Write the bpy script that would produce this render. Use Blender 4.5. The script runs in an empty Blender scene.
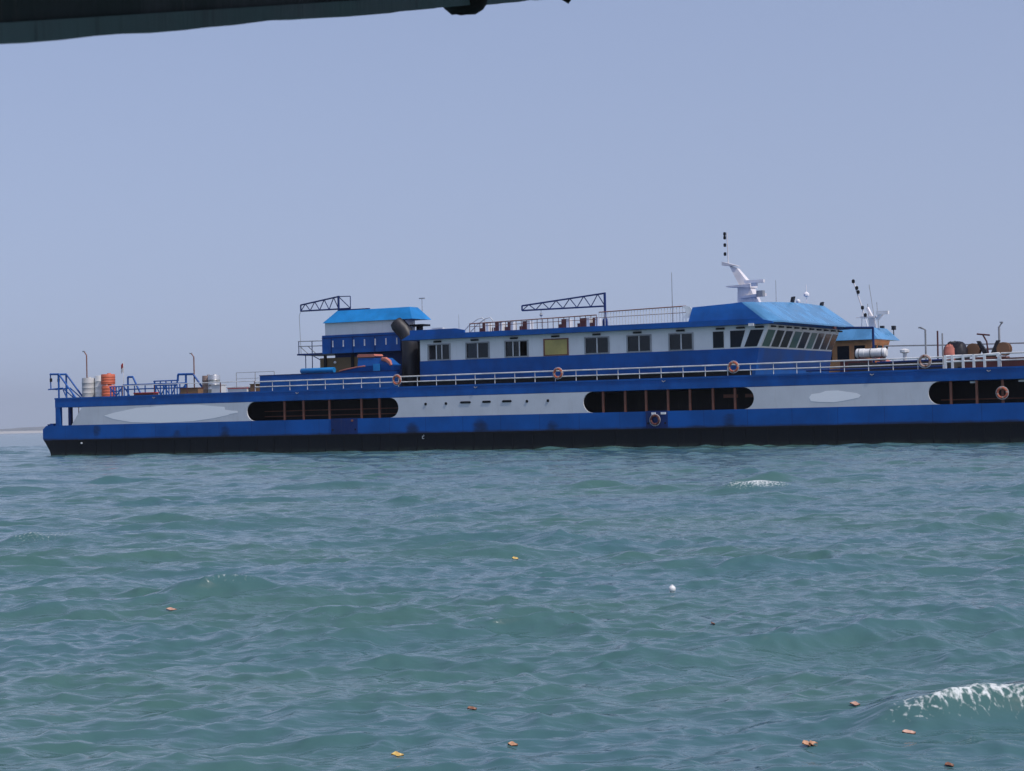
import bpy, math, random
import numpy as np
from mathutils import Vector, Matrix

scene = bpy.context.scene
R = math.radians
random.seed(7)

# ------------------------------------------------------------------ camera
CAM_H = 1.82
cam_d = bpy.data.cameras.new('camera')
cam = bpy.data.objects.new('camera', cam_d)
scene.collection.objects.link(cam)
cam_d.sensor_width = 36.0
cam_d.lens = 70.3125
cam_d.clip_start = 0.1
cam_d.clip_end = 30000
cam_d.dof.use_dof = True
cam_d.dof.focus_distance = 130
cam_d.dof.aperture_fstop = 30
pitch, roll = R(1.0539), R(1.2489)
up0 = Vector((0, -math.sin(pitch), math.cos(pitch)))
fw = Vector((0, math.cos(pitch), math.sin(pitch)))
rt = Vector((1, 0, 0)) * math.cos(roll) - up0 * math.sin(roll)
upv = Vector((1, 0, 0)) * math.sin(roll) + up0 * math.cos(roll)
M = Matrix((rt, upv, -fw)).transposed().to_4x4()
M.translation = Vector((0, 0, CAM_H))
cam.matrix_world = M
scene.camera = cam

# ------------------------------------------------------------------ light
SUN_EL, SUN_AZ = 56.0, -41.0         # azimuth of the direction towards the sun, degrees from +X
world = bpy.data.worlds.new('World')
scene.world = world
world.use_nodes = True
nt = world.node_tree
nt.nodes.clear()
sky = nt.nodes.new('ShaderNodeTexSky')
sky.sky_type = 'NISHITA'
sky.sun_disc = False
sky.sun_elevation = R(SUN_EL)
sky.sun_rotation = R(90 - SUN_AZ)
sky.altitude = 0
sky.air_density = 1.0
sky.dust_density = 1.0
sky.ozone_density = 4.0
# hazy tropical sky: the lookup is lifted off the horizon so that the air stays even down to the water
geo = nt.nodes.new('ShaderNodeTexCoord')
lift = nt.nodes.new('ShaderNodeVectorMath')
lift.operation = 'MULTIPLY_ADD'
lift.inputs[1].default_value = (1, 1, 0.42)
lift.inputs[2].default_value = (0, 0, 0.14)
nrm_ = nt.nodes.new('ShaderNodeVectorMath')
nrm_.operation = 'NORMALIZE'
nt.links.new(geo.outputs['Generated'], lift.inputs[0])
nt.links.new(lift.outputs[0], nrm_.inputs[0])
nt.links.new(nrm_.outputs[0], sky.inputs['Vector'])
hs = nt.nodes.new('ShaderNodeMix')
hs.data_type = 'RGBA'
hs.blend_type = 'MULTIPLY'
hs.inputs[0].default_value = 1.0
hs.inputs[7].default_value = (1.34, 1.05, 1.01, 1)
bg = nt.nodes.new('ShaderNodeBackground')
bg.inputs['Strength'].default_value = 0.128
wo = nt.nodes.new('ShaderNodeOutputWorld')
nt.links.new(sky.outputs[0], hs.inputs[6])
nt.links.new(hs.outputs[2], bg.inputs['Color'])
nt.links.new(bg.outputs[0], wo.inputs['Surface'])

sun_d = bpy.data.lights.new('sun', 'SUN')
sun_d.energy = 3.0
sun_d.angle = R(0.6)
sun_d.color = (1.0, 0.95, 0.88)
sun = bpy.data.objects.new('sun', sun_d)
scene.collection.objects.link(sun)
sd = Vector((math.cos(R(SUN_EL)) * math.cos(R(SUN_AZ)), math.cos(R(SUN_EL)) * math.sin(R(SUN_AZ)), math.sin(R(SUN_EL))))
sun.rotation_euler = sd.to_track_quat('Z', 'Y').to_euler()
sun.location = (40, -20, 60)

vs = scene.view_settings
vs.view_transform = 'Standard'
vs.look = 'None'
vs.gamma = 1.0
vs.exposure = 0.0
vs.use_curve_mapping = False
scene.render.engine = 'CYCLES'
scene.cycles.use_denoising = True
scene.cycles.max_bounces = 6
scene.cycles.volume_bounces = 0
scene.cycles.sample_clamp_indirect = 4.0

# ------------------------------------------------------------------ helpers
COL = scene.collection


class NT:
    def __init__(s, name):
        s.m = bpy.data.materials.new(name)
        s.m.use_nodes = True
        s.t = s.m.node_tree
        s.b = s.t.nodes['Principled BSDF']
        s.o = s.t.nodes['Material Output']

    def n(s, kind, **kw):
        nd = s.t.nodes.new('ShaderNode' + kind)
        for k, v in kw.items():
            if hasattr(nd, k):
                setattr(nd, k, v)
            else:
                nd.inputs[k.replace('_', ' ')].default_value = v
        return nd

    def l(s, a, b):
        s.t.links.new(a, b)

    def val(s, a, op, b, clamp=False):
        nd = s.t.nodes.new('ShaderNodeMath')
        nd.operation = op
        nd.use_clamp = clamp
        for i, q in enumerate((a, b)):
            if isinstance(q, (int, float)):
                nd.inputs[i].default_value = q
            else:
                s.l(q, nd.inputs[i])
        return nd.outputs[0]

    def mix(s, fac, a, b):
        nd = s.t.nodes.new('ShaderNodeMix')
        nd.data_type = 'RGBA'
        for i, q in ((0, fac), (6, a), (7, b)):
            if isinstance(q, (int, float)):
                nd.inputs[i].default_value = q
            elif isinstance(q, tuple):
                nd.inputs[i].default_value = (*q, 1) if len(q) == 3 else q
            else:
                s.l(q, nd.inputs[i])
        return nd.outputs[2]

    def rng(s, x, a, b, c=0.0, d=1.0):
        nd = s.t.nodes.new('ShaderNodeMapRange')
        nd.interpolation_type = 'SMOOTHSTEP'
        s.l(x, nd.inputs[0])
        for i, q in enumerate((a, b, c, d)):
            nd.inputs[i + 1].default_value = q
        return nd.outputs[0]

    def noise(s, vec, scale, detail=4.0, rough=0.55):
        nd = s.t.nodes.new('ShaderNodeTexNoise')
        nd.inputs['Scale'].default_value = scale
        nd.inputs['Detail'].default_value = detail
        nd.inputs['Roughness'].default_value = rough
        if vec is not None:
            s.l(vec, nd.inputs['Vector'])
        return nd.outputs['Fac']

    def coord(s, scale=(1, 1, 1)):
        tc = s.t.nodes.new('ShaderNodeTexCoord')
        mp = s.t.nodes.new('ShaderNodeMapping')
        mp.inputs['Scale'].default_value = scale
        s.l(tc.outputs['Object'], mp.inputs['Vector'])
        return mp.outputs[0]


def paint(name, col, rough=0.45, grime=0.25, dirt=(0.10, 0.085, 0.07), metallic=0.0, spec=0.5, scale=1.0, var=0.2):
    """weathered paint: patchy fading plus vertical run-off streaks"""
    k = NT(name)
    patch = k.noise(k.coord((0.5 * scale,) * 3), 1.3, 6)
    streak = k.noise(k.coord((3.0 * scale, 3.0 * scale, 0.35 * scale)), 1.6, 5, 0.65)
    f = k.val(k.rng(streak, 0.52, 0.78), 'MULTIPLY', grime)
    fade = tuple(min(.95, c * (1 + var) + 0.004 * var) for c in col)
    dark = tuple(c * (1 - var) for c in col)
    base = k.mix(k.rng(patch, 0.3, 0.7), dark, fade)
    c = k.mix(f, base, dirt)
    k.l(c, k.b.inputs['Base Color'])
    k.b.inputs['Metallic'].default_value = metallic
    k.b.inputs['Specular IOR Level'].default_value = spec
    r = k.rng(patch, 0.2, 0.8, rough - 0.08, rough + 0.12)
    k.l(r, k.b.inputs['Roughness'])
    bp = k.n('Bump', Strength=0.15, Distance=0.02)
    k.l(streak, bp.inputs['Height'])
    k.l(bp.outputs[0], k.b.inputs['Normal'])
    return k.m


BLUE = (0.004, 0.088, 0.34)
MAT = dict(
    blue=paint('blue_paint', BLUE, 0.5, 0.22, (0.03, 0.03, 0.05), spec=0.3),
    dark_blue=paint('dark_blue_paint', (0.004, 0.025, 0.13), 0.5, 0.3, spec=0.3),
    light_blue=paint('light_blue_paint', (0.012, 0.20, 0.50), 0.4, 0.12, (0.05, 0.10, 0.2), spec=.3),
    sunlit_blue=paint('sunlit_blue_paint', (0.085, 0.26, 0.48), 0.24, 0.08, (0.05, 0.10, 0.2)),  # light blue paled: sun and sheen on the visor front put into the colour
    white=paint('white_paint', (0.61, 0.63, 0.66), 0.5, 0.28, (0.38, 0.34, 0.30), var=.05),
    lifted_white=paint('shade_lifted_white_paint', (0.80, 0.80, 0.80), 0.5, 0.2, (0.40, 0.36, 0.32), var=.04),  # same white as the hull, lightened in colour to offset the eave shadow
    bright=paint('redaction_white', (0.95, 0.95, 0.95), 0.9, 0.0, var=0, spec=.2),  # added for the redaction patches on the hull side
    rail=paint('rail_white_paint', (0.66, 0.66, 0.66), 0.45, 0.45, (0.30, 0.2, 0.14), scale=2),
    rust=paint('rust_brown_paint', (0.20, 0.075, 0.045), 0.65, 0.4, (0.07, 0.03, 0.02)),
    maroon=paint('maroon_paint', (0.09, 0.02, 0.02), 0.55, 0.3),
    buoy=paint('faded_buoy_orange', (0.42, 0.11, 0.06), 0.6, 0.3, (0.25, 0.15, 0.1), scale=3),
    buoy_white=paint('faded_buoy_white', (0.36, 0.25, 0.21), 0.6, 0.3, (0.25, 0.15, 0.1), scale=3),
    orange=paint('orange_paint', (0.60, 0.13, 0.06), 0.5, 0.25, (0.25, 0.1, 0.06)),
    salmon=paint('salmon_canvas', (0.52, 0.17, 0.125), 0.7, 0.2),
    black=paint('black_paint', (0.006, 0.007, 0.010), 0.6, 0.5, (0.02, 0.017, 0.015), spec=.25),
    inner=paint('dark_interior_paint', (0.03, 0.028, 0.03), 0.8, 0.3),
    tan=paint('tan_paint', (0.16, 0.105, 0.045), 0.6, 0.35),
    wood=paint('varnished_wood', (0.68, 0.35, 0.14), 0.45, 0.4, (0.10, 0.05, 0.02)),
    yellow=paint('yellow_board', (0.50, 0.40, 0.13), 0.6, 0.3, (0.25, 0.2, 0.08)),
    grey=paint('grey_metal', (0.32, 0.33, 0.34), 0.4, 0.4, (0.16, 0.12, 0.09), 0.3),
    tank=paint('tank_grey', (0.48, 0.48, 0.48), 0.4, 0.45, (0.2, 0.17, 0.14)),
    brown_tank=paint('tank_brown', (0.30, 0.21, 0.17), 0.5, 0.4, (0.16, 0.1, 0.07)),
    silver=paint('tank_silver', (0.62, 0.62, 0.6), 0.28, 0.2, metallic=0.7),
    deck=paint('deck_green_grey', (0.10, 0.13, 0.12), 0.7, 0.5),
    deckwood=paint('deck_timber', (0.22, 0.12, 0.06), 0.75, 0.5),
    cowl=paint('cowl_charcoal', (0.013, 0.013, 0.017), 0.5, 0.4),
    tarp=paint('black_tarpaulin', (0.010, 0.010, 0.016), 0.5, 0.3, spec=.3),
    red=paint('red_cloth', (0.45, 0.03, 0.03), 0.7, 0.1),
    canister=paint('canister_white', (0.80, 0.80, 0.78), 0.35, 0.15),
    mast=paint('mast_white', (0.78, 0.75, 0.76), 0.4, 0.2),
    canopy=paint('canopy_dark_green', (0.012, 0.022, 0.022), 0.7, 0.4, scale=12),
    canopy_trim=paint('canopy_trim_green', (0.095, 0.145, 0.15), 0.7, 0.6, (0.03, 0.04, 0.04), scale=10),
)


def glass(name, tint, refl=0.12):
    k = NT(name)
    tr = k.n('BsdfTransparent')
    tr.inputs['Color'].default_value = (*tint, 1)
    gl = k.n('BsdfGlossy')
    gl.inputs['Roughness'].default_value = 0.04
    gl.inputs['Color'].default_value = (0.9, 0.95, 1, 1)
    lw = k.n('LayerWeight')
    lw.inputs['Blend'].default_value = 0.25
    f = k.rng(lw.outputs['Fresnel'], 0.0, 1.0, refl * 0.25, 0.7)
    mx = k.n('MixShader')
    k.l(f, mx.inputs[0])
    k.l(tr.outputs[0], mx.inputs[1])
    k.l(gl.outputs[0], mx.inputs[2])
    k.l(mx.outputs[0], k.o.inputs['Surface'])
    return k.m


MAT['glass'] = glass('window_glass', (0.34, 0.42, 0.48))
MAT['green_glass'] = glass('green_window_glass', (0.22, 0.42, 0.36))


def hull_material():
    k = NT('hull_paint')
    tc = k.n('TexCoord')
    sx = k.n('SeparateXYZ')
    k.l(tc.outputs['Object'], sx.inputs[0])
    u, w = sx.outputs[0], sx.outputs[2]
    n1 = k.noise(k.coord((0.5, 0.5, 1.5)), 1.4, 6, 0.65)
    streak = k.noise(k.coord((3, 3, 0.3)), 1.5, 6, 0.7)
    patch = k.noise(k.coord((0.35,) * 3), 1.0, 5)
    blue = k.mix(k.rng(patch, 0.3, 0.7), tuple(c * .82 for c in BLUE), tuple(c * 1.2 for c in BLUE))
    blue = k.mix(k.val(k.rng(streak, 0.55, 0.8), 'MULTIPLY', 0.3), blue, (0.03, 0.03, 0.04))
    edge = k.val(w, 'ADD', k.val(k.val(n1, 'SUBTRACT', 0.5), 'MULTIPLY', 0.35))
    grime = k.rng(edge, 1.18, 1.42, 0.85, 0.0)          # oily band above the boot-topping
    blue = k.mix(grime, blue, (0.022, 0.024, 0.032))
    st = None
    for (su, sw, r) in ((4.7, 1.85, .45), (17.0, 1.5, .55), (33.3, 1.45, .6), (38.8, 1.48, .7), (57.1, 1.6, .5), (12.5, 1.4, .4), (44.3, 1.4, .5)):
        du = k.val(u, 'SUBTRACT', su)
        dw = k.val(w, 'SUBTRACT', sw)
        d2 = k.val(k.val(du, 'MULTIPLY', du), 'ADD', k.val(dw, 'MULTIPLY', dw))
        d2 = k.val(d2, 'ADD', k.val(k.val(n1, 'SUBTRACT', 0.5), 'MULTIPLY', 1.3 * r))
        s_ = k.rng(d2, -0.1, r * r * 1.3, 0.75, 0.0)
        st = s_ if st is None else k.val(st, 'MAXIMUM', s_)
    blue = k.mix(st, blue, (0.014, 0.016, 0.024))
    seam = k.n('TexWave', wave_type='BANDS', bands_direction='X')
    seam.inputs['Scale'].default_value = 0.105
    k.l(tc.outputs['Object'], seam.inputs['Vector'])
    blue = k.mix(k.rng(seam.outputs['Fac'], 0.9985, 1.0, 0.0, 0.35), blue, (0.01, 0.02, 0.05))
    run = k.noise(k.coord((5, 5, 0.22)), 1.3, 5, 0.7)
    blue = k.mix(k.val(k.rng(run, 0.62, 0.78), 'MULTIPLY', 0.35), blue, (0.10, 0.06, 0.045))
    chip = k.noise(k.coord((2.0, 2.0, 4.0)), 1.8, 6, 0.75)
    blue = k.mix(k.val(k.rng(chip, 0.66, 0.72), 'MULTIPLY', 0.45), blue, (0.05, 0.09, 0.2))
    rustn = k.noise(k.coord((1.2, 1.2, 2.5)), 1.2, 6, 0.7)
    blk = k.mix(k.val(k.rng(rustn, 0.55, 0.75), 'MULTIPLY', 0.5), (0.005, 0.006, 0.009), (0.022, 0.018, 0.017))
    blk = k.mix(k.val(k.rng(run, 0.58, 0.75), 'MULTIPLY', 0.4), blk, (0.05, 0.045, 0.04))
    wl = k.rng(edge, 0.05, 0.38, 0.8, 0.0)
    blk = k.mix(k.val(wl, 'MULTIPLY', k.rng(n1, 0.35, 0.6)), blk, (0.035, 0.045, 0.035))
    isblk = k.rng(w, 1.17, 1.2, 1.0, 0.0)
    k.l(k.mix(isblk, blue, blk), k.b.inputs['Base Color'])
    k.b.inputs['Roughness'].default_value = 0.55
    k.b.inputs['Specular IOR Level'].default_value = 0.25
    bp = k.n('Bump', Strength=0.25, Distance=0.03)
    k.l(patch, bp.inputs['Height'])
    k.l(bp.outputs[0], k.b.inputs['Normal'])
    return k.m


MAT['hull'] = hull_material()


class MB:
    def __init__(s):
        s.v, s.f = [], []

    def add(s, vs, fs):
        n = len(s.v)
        s.v += [tuple(q) for q in vs]
        s.f += [tuple(i + n for i in f) for f in fs]
        return s

    def box(s, x0, x1, y0, y1, z0, z1):
        return s.add([(x0, y0, z0), (x1, y0, z0), (x1, y1, z0), (x0, y1, z0), (x0, y0, z1), (x1, y0, z1), (x1, y1, z1), (x0, y1, z1)],
                     [(0, 3, 2, 1), (4, 5, 6, 7), (0, 1, 5, 4), (1, 2, 6, 5), (2, 3, 7, 6), (3, 0, 4, 7)])

    def hexa(s, p):
        return s.add(p, [(0, 3, 2, 1), (4, 5, 6, 7), (0, 1, 5, 4), (1, 2, 6, 5), (2, 3, 7, 6), (3, 0, 4, 7)])

    def prism(s, poly, y0, y1):
        """poly of (u, w) extruded along v"""
        n = len(poly)
        vs = [(a, y0, b) for a, b in poly] + [(a, y1, b) for a, b in poly]
        fs = [tuple(range(n)), tuple(reversed(range(n, 2 * n)))]
        fs += [(i, i + n, (i + 1) % n + n, (i + 1) % n) for i in range(n)]
        return s.add(vs, fs)

    def tube(s, pts, r, n=6, caps=True):
        pts = [Vector(p) for p in pts]
        rs = r if isinstance(r, (list, tuple)) else [r] * len(pts)
        vs, fs = [], []
        for i, p in enumerate(pts):
            a = pts[max(0, i - 1)]
            b = pts[min(len(pts) - 1, i + 1)]
            t = (b - a).normalized()
            ref = Vector((0, 0, 1)) if abs(t.z) < 0.9 else Vector((1, 0, 0))
            e1 = t.cross(ref).normalized()
            e2 = t.cross(e1)
            for j in range(n):
                an = 2 * math.pi * (j + .5) / n
                vs.append(p + (e1 * math.cos(an) + e2 * math.sin(an)) * rs[i])
        for i in range(len(pts) - 1):
            for j in range(n):
                k = (j + 1) % n
                fs.append((i * n + j, i * n + k, (i + 1) * n + k, (i + 1) * n + j))
        if caps:
            fs.append(tuple(reversed(range(n))))
            fs.append(tuple(range((len(pts) - 1) * n, len(pts) * n)))
        return s.add(vs, fs)

    def bars(s, segs, r, n=5):
        for a, b in segs:
            s.tube([a, b], r, n)
        return s

    def lathe(s, prof, c=(0, 0, 0), n=14):
        vs, fs = [], []
        for (r, z) in prof:
            for j in range(n):
                a = 2 * math.pi * j / n
                vs.append((c[0] + r * math.cos(a), c[1] + r * math.sin(a), c[2] + z))
        for i in range(len(prof) - 1):
            for j in range(n):
                k = (j + 1) % n
                fs.append((i * n + j, i * n + k, (i + 1) * n + k, (i + 1) * n + j))
        fs.append(tuple(reversed(range(n))))
        fs.append(tuple(range((len(prof) - 1) * n, len(prof) * n)))
        return s.add(vs, fs)

    def torus(s, R_, r, n=20, m=8, a0=0.0, a1=2 * math.pi):
        """ring standing in the u-w plane"""
        full = a1 - a0 > 6.28
        vs, fs = [], []
        N = n if full else n + 1
        for i in range(N):
            a = a0 + (a1 - a0) * i / n
            for j in range(m):
                b = 2 * math.pi * j / m
                rr = R_ + r * math.cos(b)
                vs.append((rr * math.cos(a), r * math.sin(b), rr * math.sin(a)))
        for i in range(n):
            i2 = (i + 1) % N
            for j in range(m):
                k = (j + 1) % m
                fs.append((i * m + j, i * m + k, i2 * m + k, i2 * m + j))
        return s.add(vs, fs)

    def mesh(s, name, mat, smooth=False):
        me = bpy.data.meshes.new(name)
        me.from_pydata(s.v, [], s.f)
        me.materials.append(MAT[mat] if isinstance(mat, str) else mat)
        if smooth:
            me.polygons.foreach_set('use_smooth', [True] * len(me.polygons))
            try:
                me.set_sharp_from_angle(angle=R(38))
            except Exception:
                pass
        me.update()
        return me

    def build(s, name, mat, parent=None, smooth=False, loc=None):
        return link(name, s.mesh(name, mat, smooth), parent, loc)


def link(name, me, parent=None, loc=None, rot=None):
    o = bpy.data.objects.new(name, me)
    COL.objects.link(o)
    if parent is not None:
        o.parent = parent
    if loc is not None:
        o.location = loc
    if rot is not None:
        o.rotation_euler = rot
    return o


def tag(o, label=None, cat=None, group=None, kind=None):
    for k, v in (('label', label), ('category', cat), ('group', group), ('kind', kind)):
        if v:
            o[k] = v
    return o


# ------------------------------------------------------------------ ship frame
SO = Vector((-35.764, 154.739, 0.0))
SA = R(-30.078)
SU = Vector((math.cos(SA), math.sin(SA), 0))
SV = Vector((-math.sin(SA), math.cos(SA), 0))


def sp(u, v, w):
    return SO + SU * u + SV * v + Vector((0, 0, w))


def thing(name, label, cat, loc, rz=0.0, group=None):
    o = bpy.data.objects.new(name, None)
    o.empty_display_size = 0.3
    COL.objects.link(o)
    o.location = loc
    o.rotation_euler = (0, 0, rz)
    return tag(o, label, cat, group)


def onship(name, label, cat, u, v, w, group=None):
    return thing(name, label, cat, sp(u, v, w), SA, group)


# ------------------------------------------------------------------ sea
def smooth01(x, a, b):
    t = np.clip((x - a) / (b - a), 0, 1)
    return t * t * (3 - 2 * t)


def make_sea():
    rng = np.random.default_rng(SEED)
    # polar sheet round the boat: finest ahead, coarser to the sides, behind and far away
    a = np.concatenate([np.linspace(-180, -60, 13)[:-1], np.linspace(-60, -20, 70)[:-1], np.linspace(-20, 20, 560)[:-1],
                        np.linspace(20, 60, 70)[:-1], np.linspace(60, 180, 13)[:-1]])
    th = np.radians(90 - a)
    r = np.concatenate([np.array([0.3, 1.0, 2.0, 3.2, 4.4, 5.4]), np.geomspace(6.2, 280, 1650),
                        np.geomspace(300, 16000, 46)])
    nr, na = len(r), len(a)
    RR, TT = np.meshgrid(r, th, indexing='ij')
    x = (RR * np.cos(TT)).astype(np.float32).ravel()
    y = (RR * np.sin(TT)).astype(np.float32).ravel()
    rr = RR.astype(np.float32).ravel()
    h = np.zeros_like(x)
    dx = np.zeros_like(x)
    dy = np.zeros_like(x)
    # calmer surroundings for the breaking wave close by
    env = 1 - 0.55 * np.exp(-(((x - 2.9) / 1.3) ** 2 + ((y - 11.9) / 1.2) ** 2))
    # gusts: the longer waves come in groups with calmer water between
    grp = np.zeros_like(x)
    for i in range(10):
        ga, gl, gp = rng.random() * 6.283, 5 + 9 * rng.random(), rng.random() * 6.283
        grp += np.cos((x * math.cos(ga) + y * math.sin(ga)) * 2 * math.pi / gl + gp)
    env = env * np.clip(0.78 + 0.24 * grp, 0.25, 1.6)
    main = math.radians(-82)
    for i in range(NW):
        t = (i + rng.random()) / NW
        lam = 7.5 * (0.16 / 7.5) ** t
        k = 2 * math.pi / lam
        # slope spectrum: flat towards short waves, cut above the peak
        ms = SLOPE2 * math.exp(-0.9 * (lam / 4.2) ** 4) / NW
        ms *= 0.78 if lam > 2.0 else 0.8 if lam > 0.6 else 1.9
        amp = math.sqrt(2 * ms) / k
        spread = 0.50 + 0.45 * (1 - min(1, lam / 3.5))
        d = main + rng.normal() * spread
        kx, ky = k * math.cos(d), k * math.sin(d)
        ph = rng.random() * 6.283
        sel = rr < lam / 0.006
        wgt = (1 - smooth01(rr[sel], lam / 0.011, lam / 0.006)) * amp
        if lam > 1.0:
            wgt = wgt * env[sel]
        arg = kx * x[sel] + ky * y[sel] + ph
        c, s_ = np.cos(arg), np.sin(arg)
        h[sel] += wgt * c
        dx[sel] -= CHOP * wgt * math.cos(d) * s_
        dy[sel] -= CHOP * wgt * math.sin(d) * s_
    # gusty patches: groups of higher and lower waves
    foam = np.zeros_like(x)
    # the breaking crest on the right and a few small whitecaps (x, y, half width, height, front, back, foam)
    for (cx, cy, hw, ht, fr, bk, fo, bend) in CAPS:
        lx = (x - cx) / hw
        yc = cy - bend * (lx - 0.35) ** 2
        ly = y - yc
        win = np.exp(-np.abs(lx) ** 3)
        prof = np.where(ly < 0, np.exp(-(ly / fr) ** 2), np.exp(-(ly / bk) ** 2))
        h += ht * prof * win
        dy -= 0.35 * ht * np.exp(-(ly / fr) ** 2) * win
        foam = np.maximum(foam, fo * np.exp(-np.abs((x - cx + .12 * hw) / (.8 * hw)) ** 3) * np.where(ly < 0, np.exp(-(ly / (1.0 * fr)) ** 2), np.exp(-(ly / (0.3 * bk)) ** 2)))
    # lapping along the ferry's side
    hu = (x - SO.x) * SU.x + (y - SO.y) * SU.y
    hv = (x - SO.x) * SV.x + (y - SO.y) * SV.y
    foam = np.maximum(foam, 0.5 * np.exp(-((hv + 0.15) / 0.35) ** 2) * ((hu > -0.3) & (hu < 84)))
    X, Y = x + dx, y + dy
    me = bpy.data.meshes.new('sea')
    nv = nr * na
    co = np.empty((nv, 3), np.float32)
    co[:, 0], co[:, 1], co[:, 2] = X, Y, h
    i0 = np.arange(nr - 1)[:, None] * na
    j = np.arange(na)[None, :]
    j2 = (j + 1) % na
    q = np.stack([i0 + j, i0 + j2, i0 + na + j2, i0 + na + j], -1).reshape(-1, 4).astype(np.int32)
    nf = len(q)
    me.vertices.add(nv)
    me.loops.add(nf * 4)
    me.polygons.add(nf)
    me.vertices.foreach_set('co', co.ravel())
    me.loops.foreach_set('vertex_index', q.ravel())
    me.polygons.foreach_set('loop_start', np.arange(0, nf * 4, 4, dtype=np.int32))
    me.polygons.foreach_set('use_smooth', np.ones(nf, bool))
    at = me.attributes.new('foam', 'FLOAT', 'POINT')
    at.data.foreach_set('value', foam.astype(np.float32))
    me.update()
    me.validate()
    return me, co


def sea_material():
    k = NT('sea_water')
    tc = k.n('TexCoord')
    pos = tc.outputs['Object']

    def mp(sx, sy, rot):
        m_ = k.n('Mapping')
        m_.inputs['Scale'].default_value = (sx, sy, 1)
        m_.inputs['Rotation'].default_value = (0, 0, rot)
        k.l(pos, m_.inputs['Vector'])
        return m_.outputs[0]
    big = k.noise(mp(0.10, 0.16, 0.1), 1.0, 3)
    # murk: greener and bluer patches of silty water
    col = k.mix(k.rng(big, 0.35, 0.65), WATER_A, WATER_B)
    # ripples of three sizes
    r1 = k.noise(mp(0.8, 1.7, 0.15), 1.0, 2, 0.5)
    r2 = k.noise(mp(3.8, 7.0, -0.12), 1.0, 2, 0.5)
    r3 = k.noise(mp(13, 20, 0.2), 1.0, 3, 0.6)
    b1 = k.n('Bump', Strength=1.0, Distance=B1)
    k.l(r1, b1.inputs['Height'])
    b2 = k.n('Bump', Strength=1.0, Distance=B2)
    k.l(r2, b2.inputs['Height'])
    k.l(b1.outputs[0], b2.inputs['Normal'])
    b3 = k.n('Bump', Strength=1.0, Distance=B3)
    k.l(r3, b3.inputs['Height'])
    k.l(b2.outputs[0], b3.inputs['Normal'])
    at = k.n('Attribute', attribute_name='foam')
    vor = k.n('TexVoronoi', feature='DISTANCE_TO_EDGE')
    vor.inputs['Scale'].default_value = 1.0
    k.l(mp(17, 11, 0.3), vor.inputs['Vector'])
    fn = k.noise(mp(26, 16, 0.4), 1.0, 5, 0.7)
    lace = k.val(k.rng(vor.outputs['Distance'], 0.0, 0.22, 1.0, 0.0), 'MULTIPLY', 0.35)
    f = k.val(k.val(at.outputs['Fac'], 'ADD', lace), 'ADD', k.val(k.val(fn, 'SUBTRACT', 0.5), 'MULTIPLY', 2.1))
    f = k.val(k.rng(f, 0.68, 1.35), 'MULTIPLY', k.rng(at.outputs['Fac'], 0.12, 0.4))
    col = k.mix(f, col, (0.66, 0.70, 0.69))
    k.l(col, k.b.inputs['Base Color'])
    k.l(k.rng(f, 0, 1, 0.09, 0.8), k.b.inputs['Roughness'])
    k.b.inputs['IOR'].default_value = 1.333
    k.l(b3.outputs[0], k.b.inputs['Normal'])
    return k.m


SEED, NW, SLOPE2, CHOP = 11, 170, 0.060, 0.9
B1, B2, B3 = 0.05, 0.026, 0.0018
WATER_A, WATER_B = (0.060, 0.134, 0.122), (0.054, 0.128, 0.144)
CAPS = [  # breaking crest, then small whitecaps farther off
    (2.78, 11.95, 0.74, 0.18, 0.26, 0.50, 0.84, 0.18),
    (6.0, 48.5, 1.1, 0.24, 0.6, 0.9, 1.0, 0.2),
    (-3.1, 21.6, 0.60, 0.13, 0.35, 0.5, 0.55, 0.06),
    (-7.6, 33.0, 0.9, 0.16, 0.5, 0.7, 0.5, 0.08),
    (-5.9, 33.5, 0.7, 0.14, 0.5, 0.7, 0.0, 0.08),
    (-1.5, 37.5, 0.7, 0.13, 0.5, 0.7, 0.5, 0.05),
]
sea_mesh, SEA = make_sea()
sea_mesh.materials.append(sea_material())
tag(link('sea', sea_mesh), kind='structure')


def sea_at(x, y):
    d = (SEA[:, 0] - x) ** 2 + (SEA[:, 1] - y) ** 2
    return float(SEA[int(d.argmin()), 2])


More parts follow.
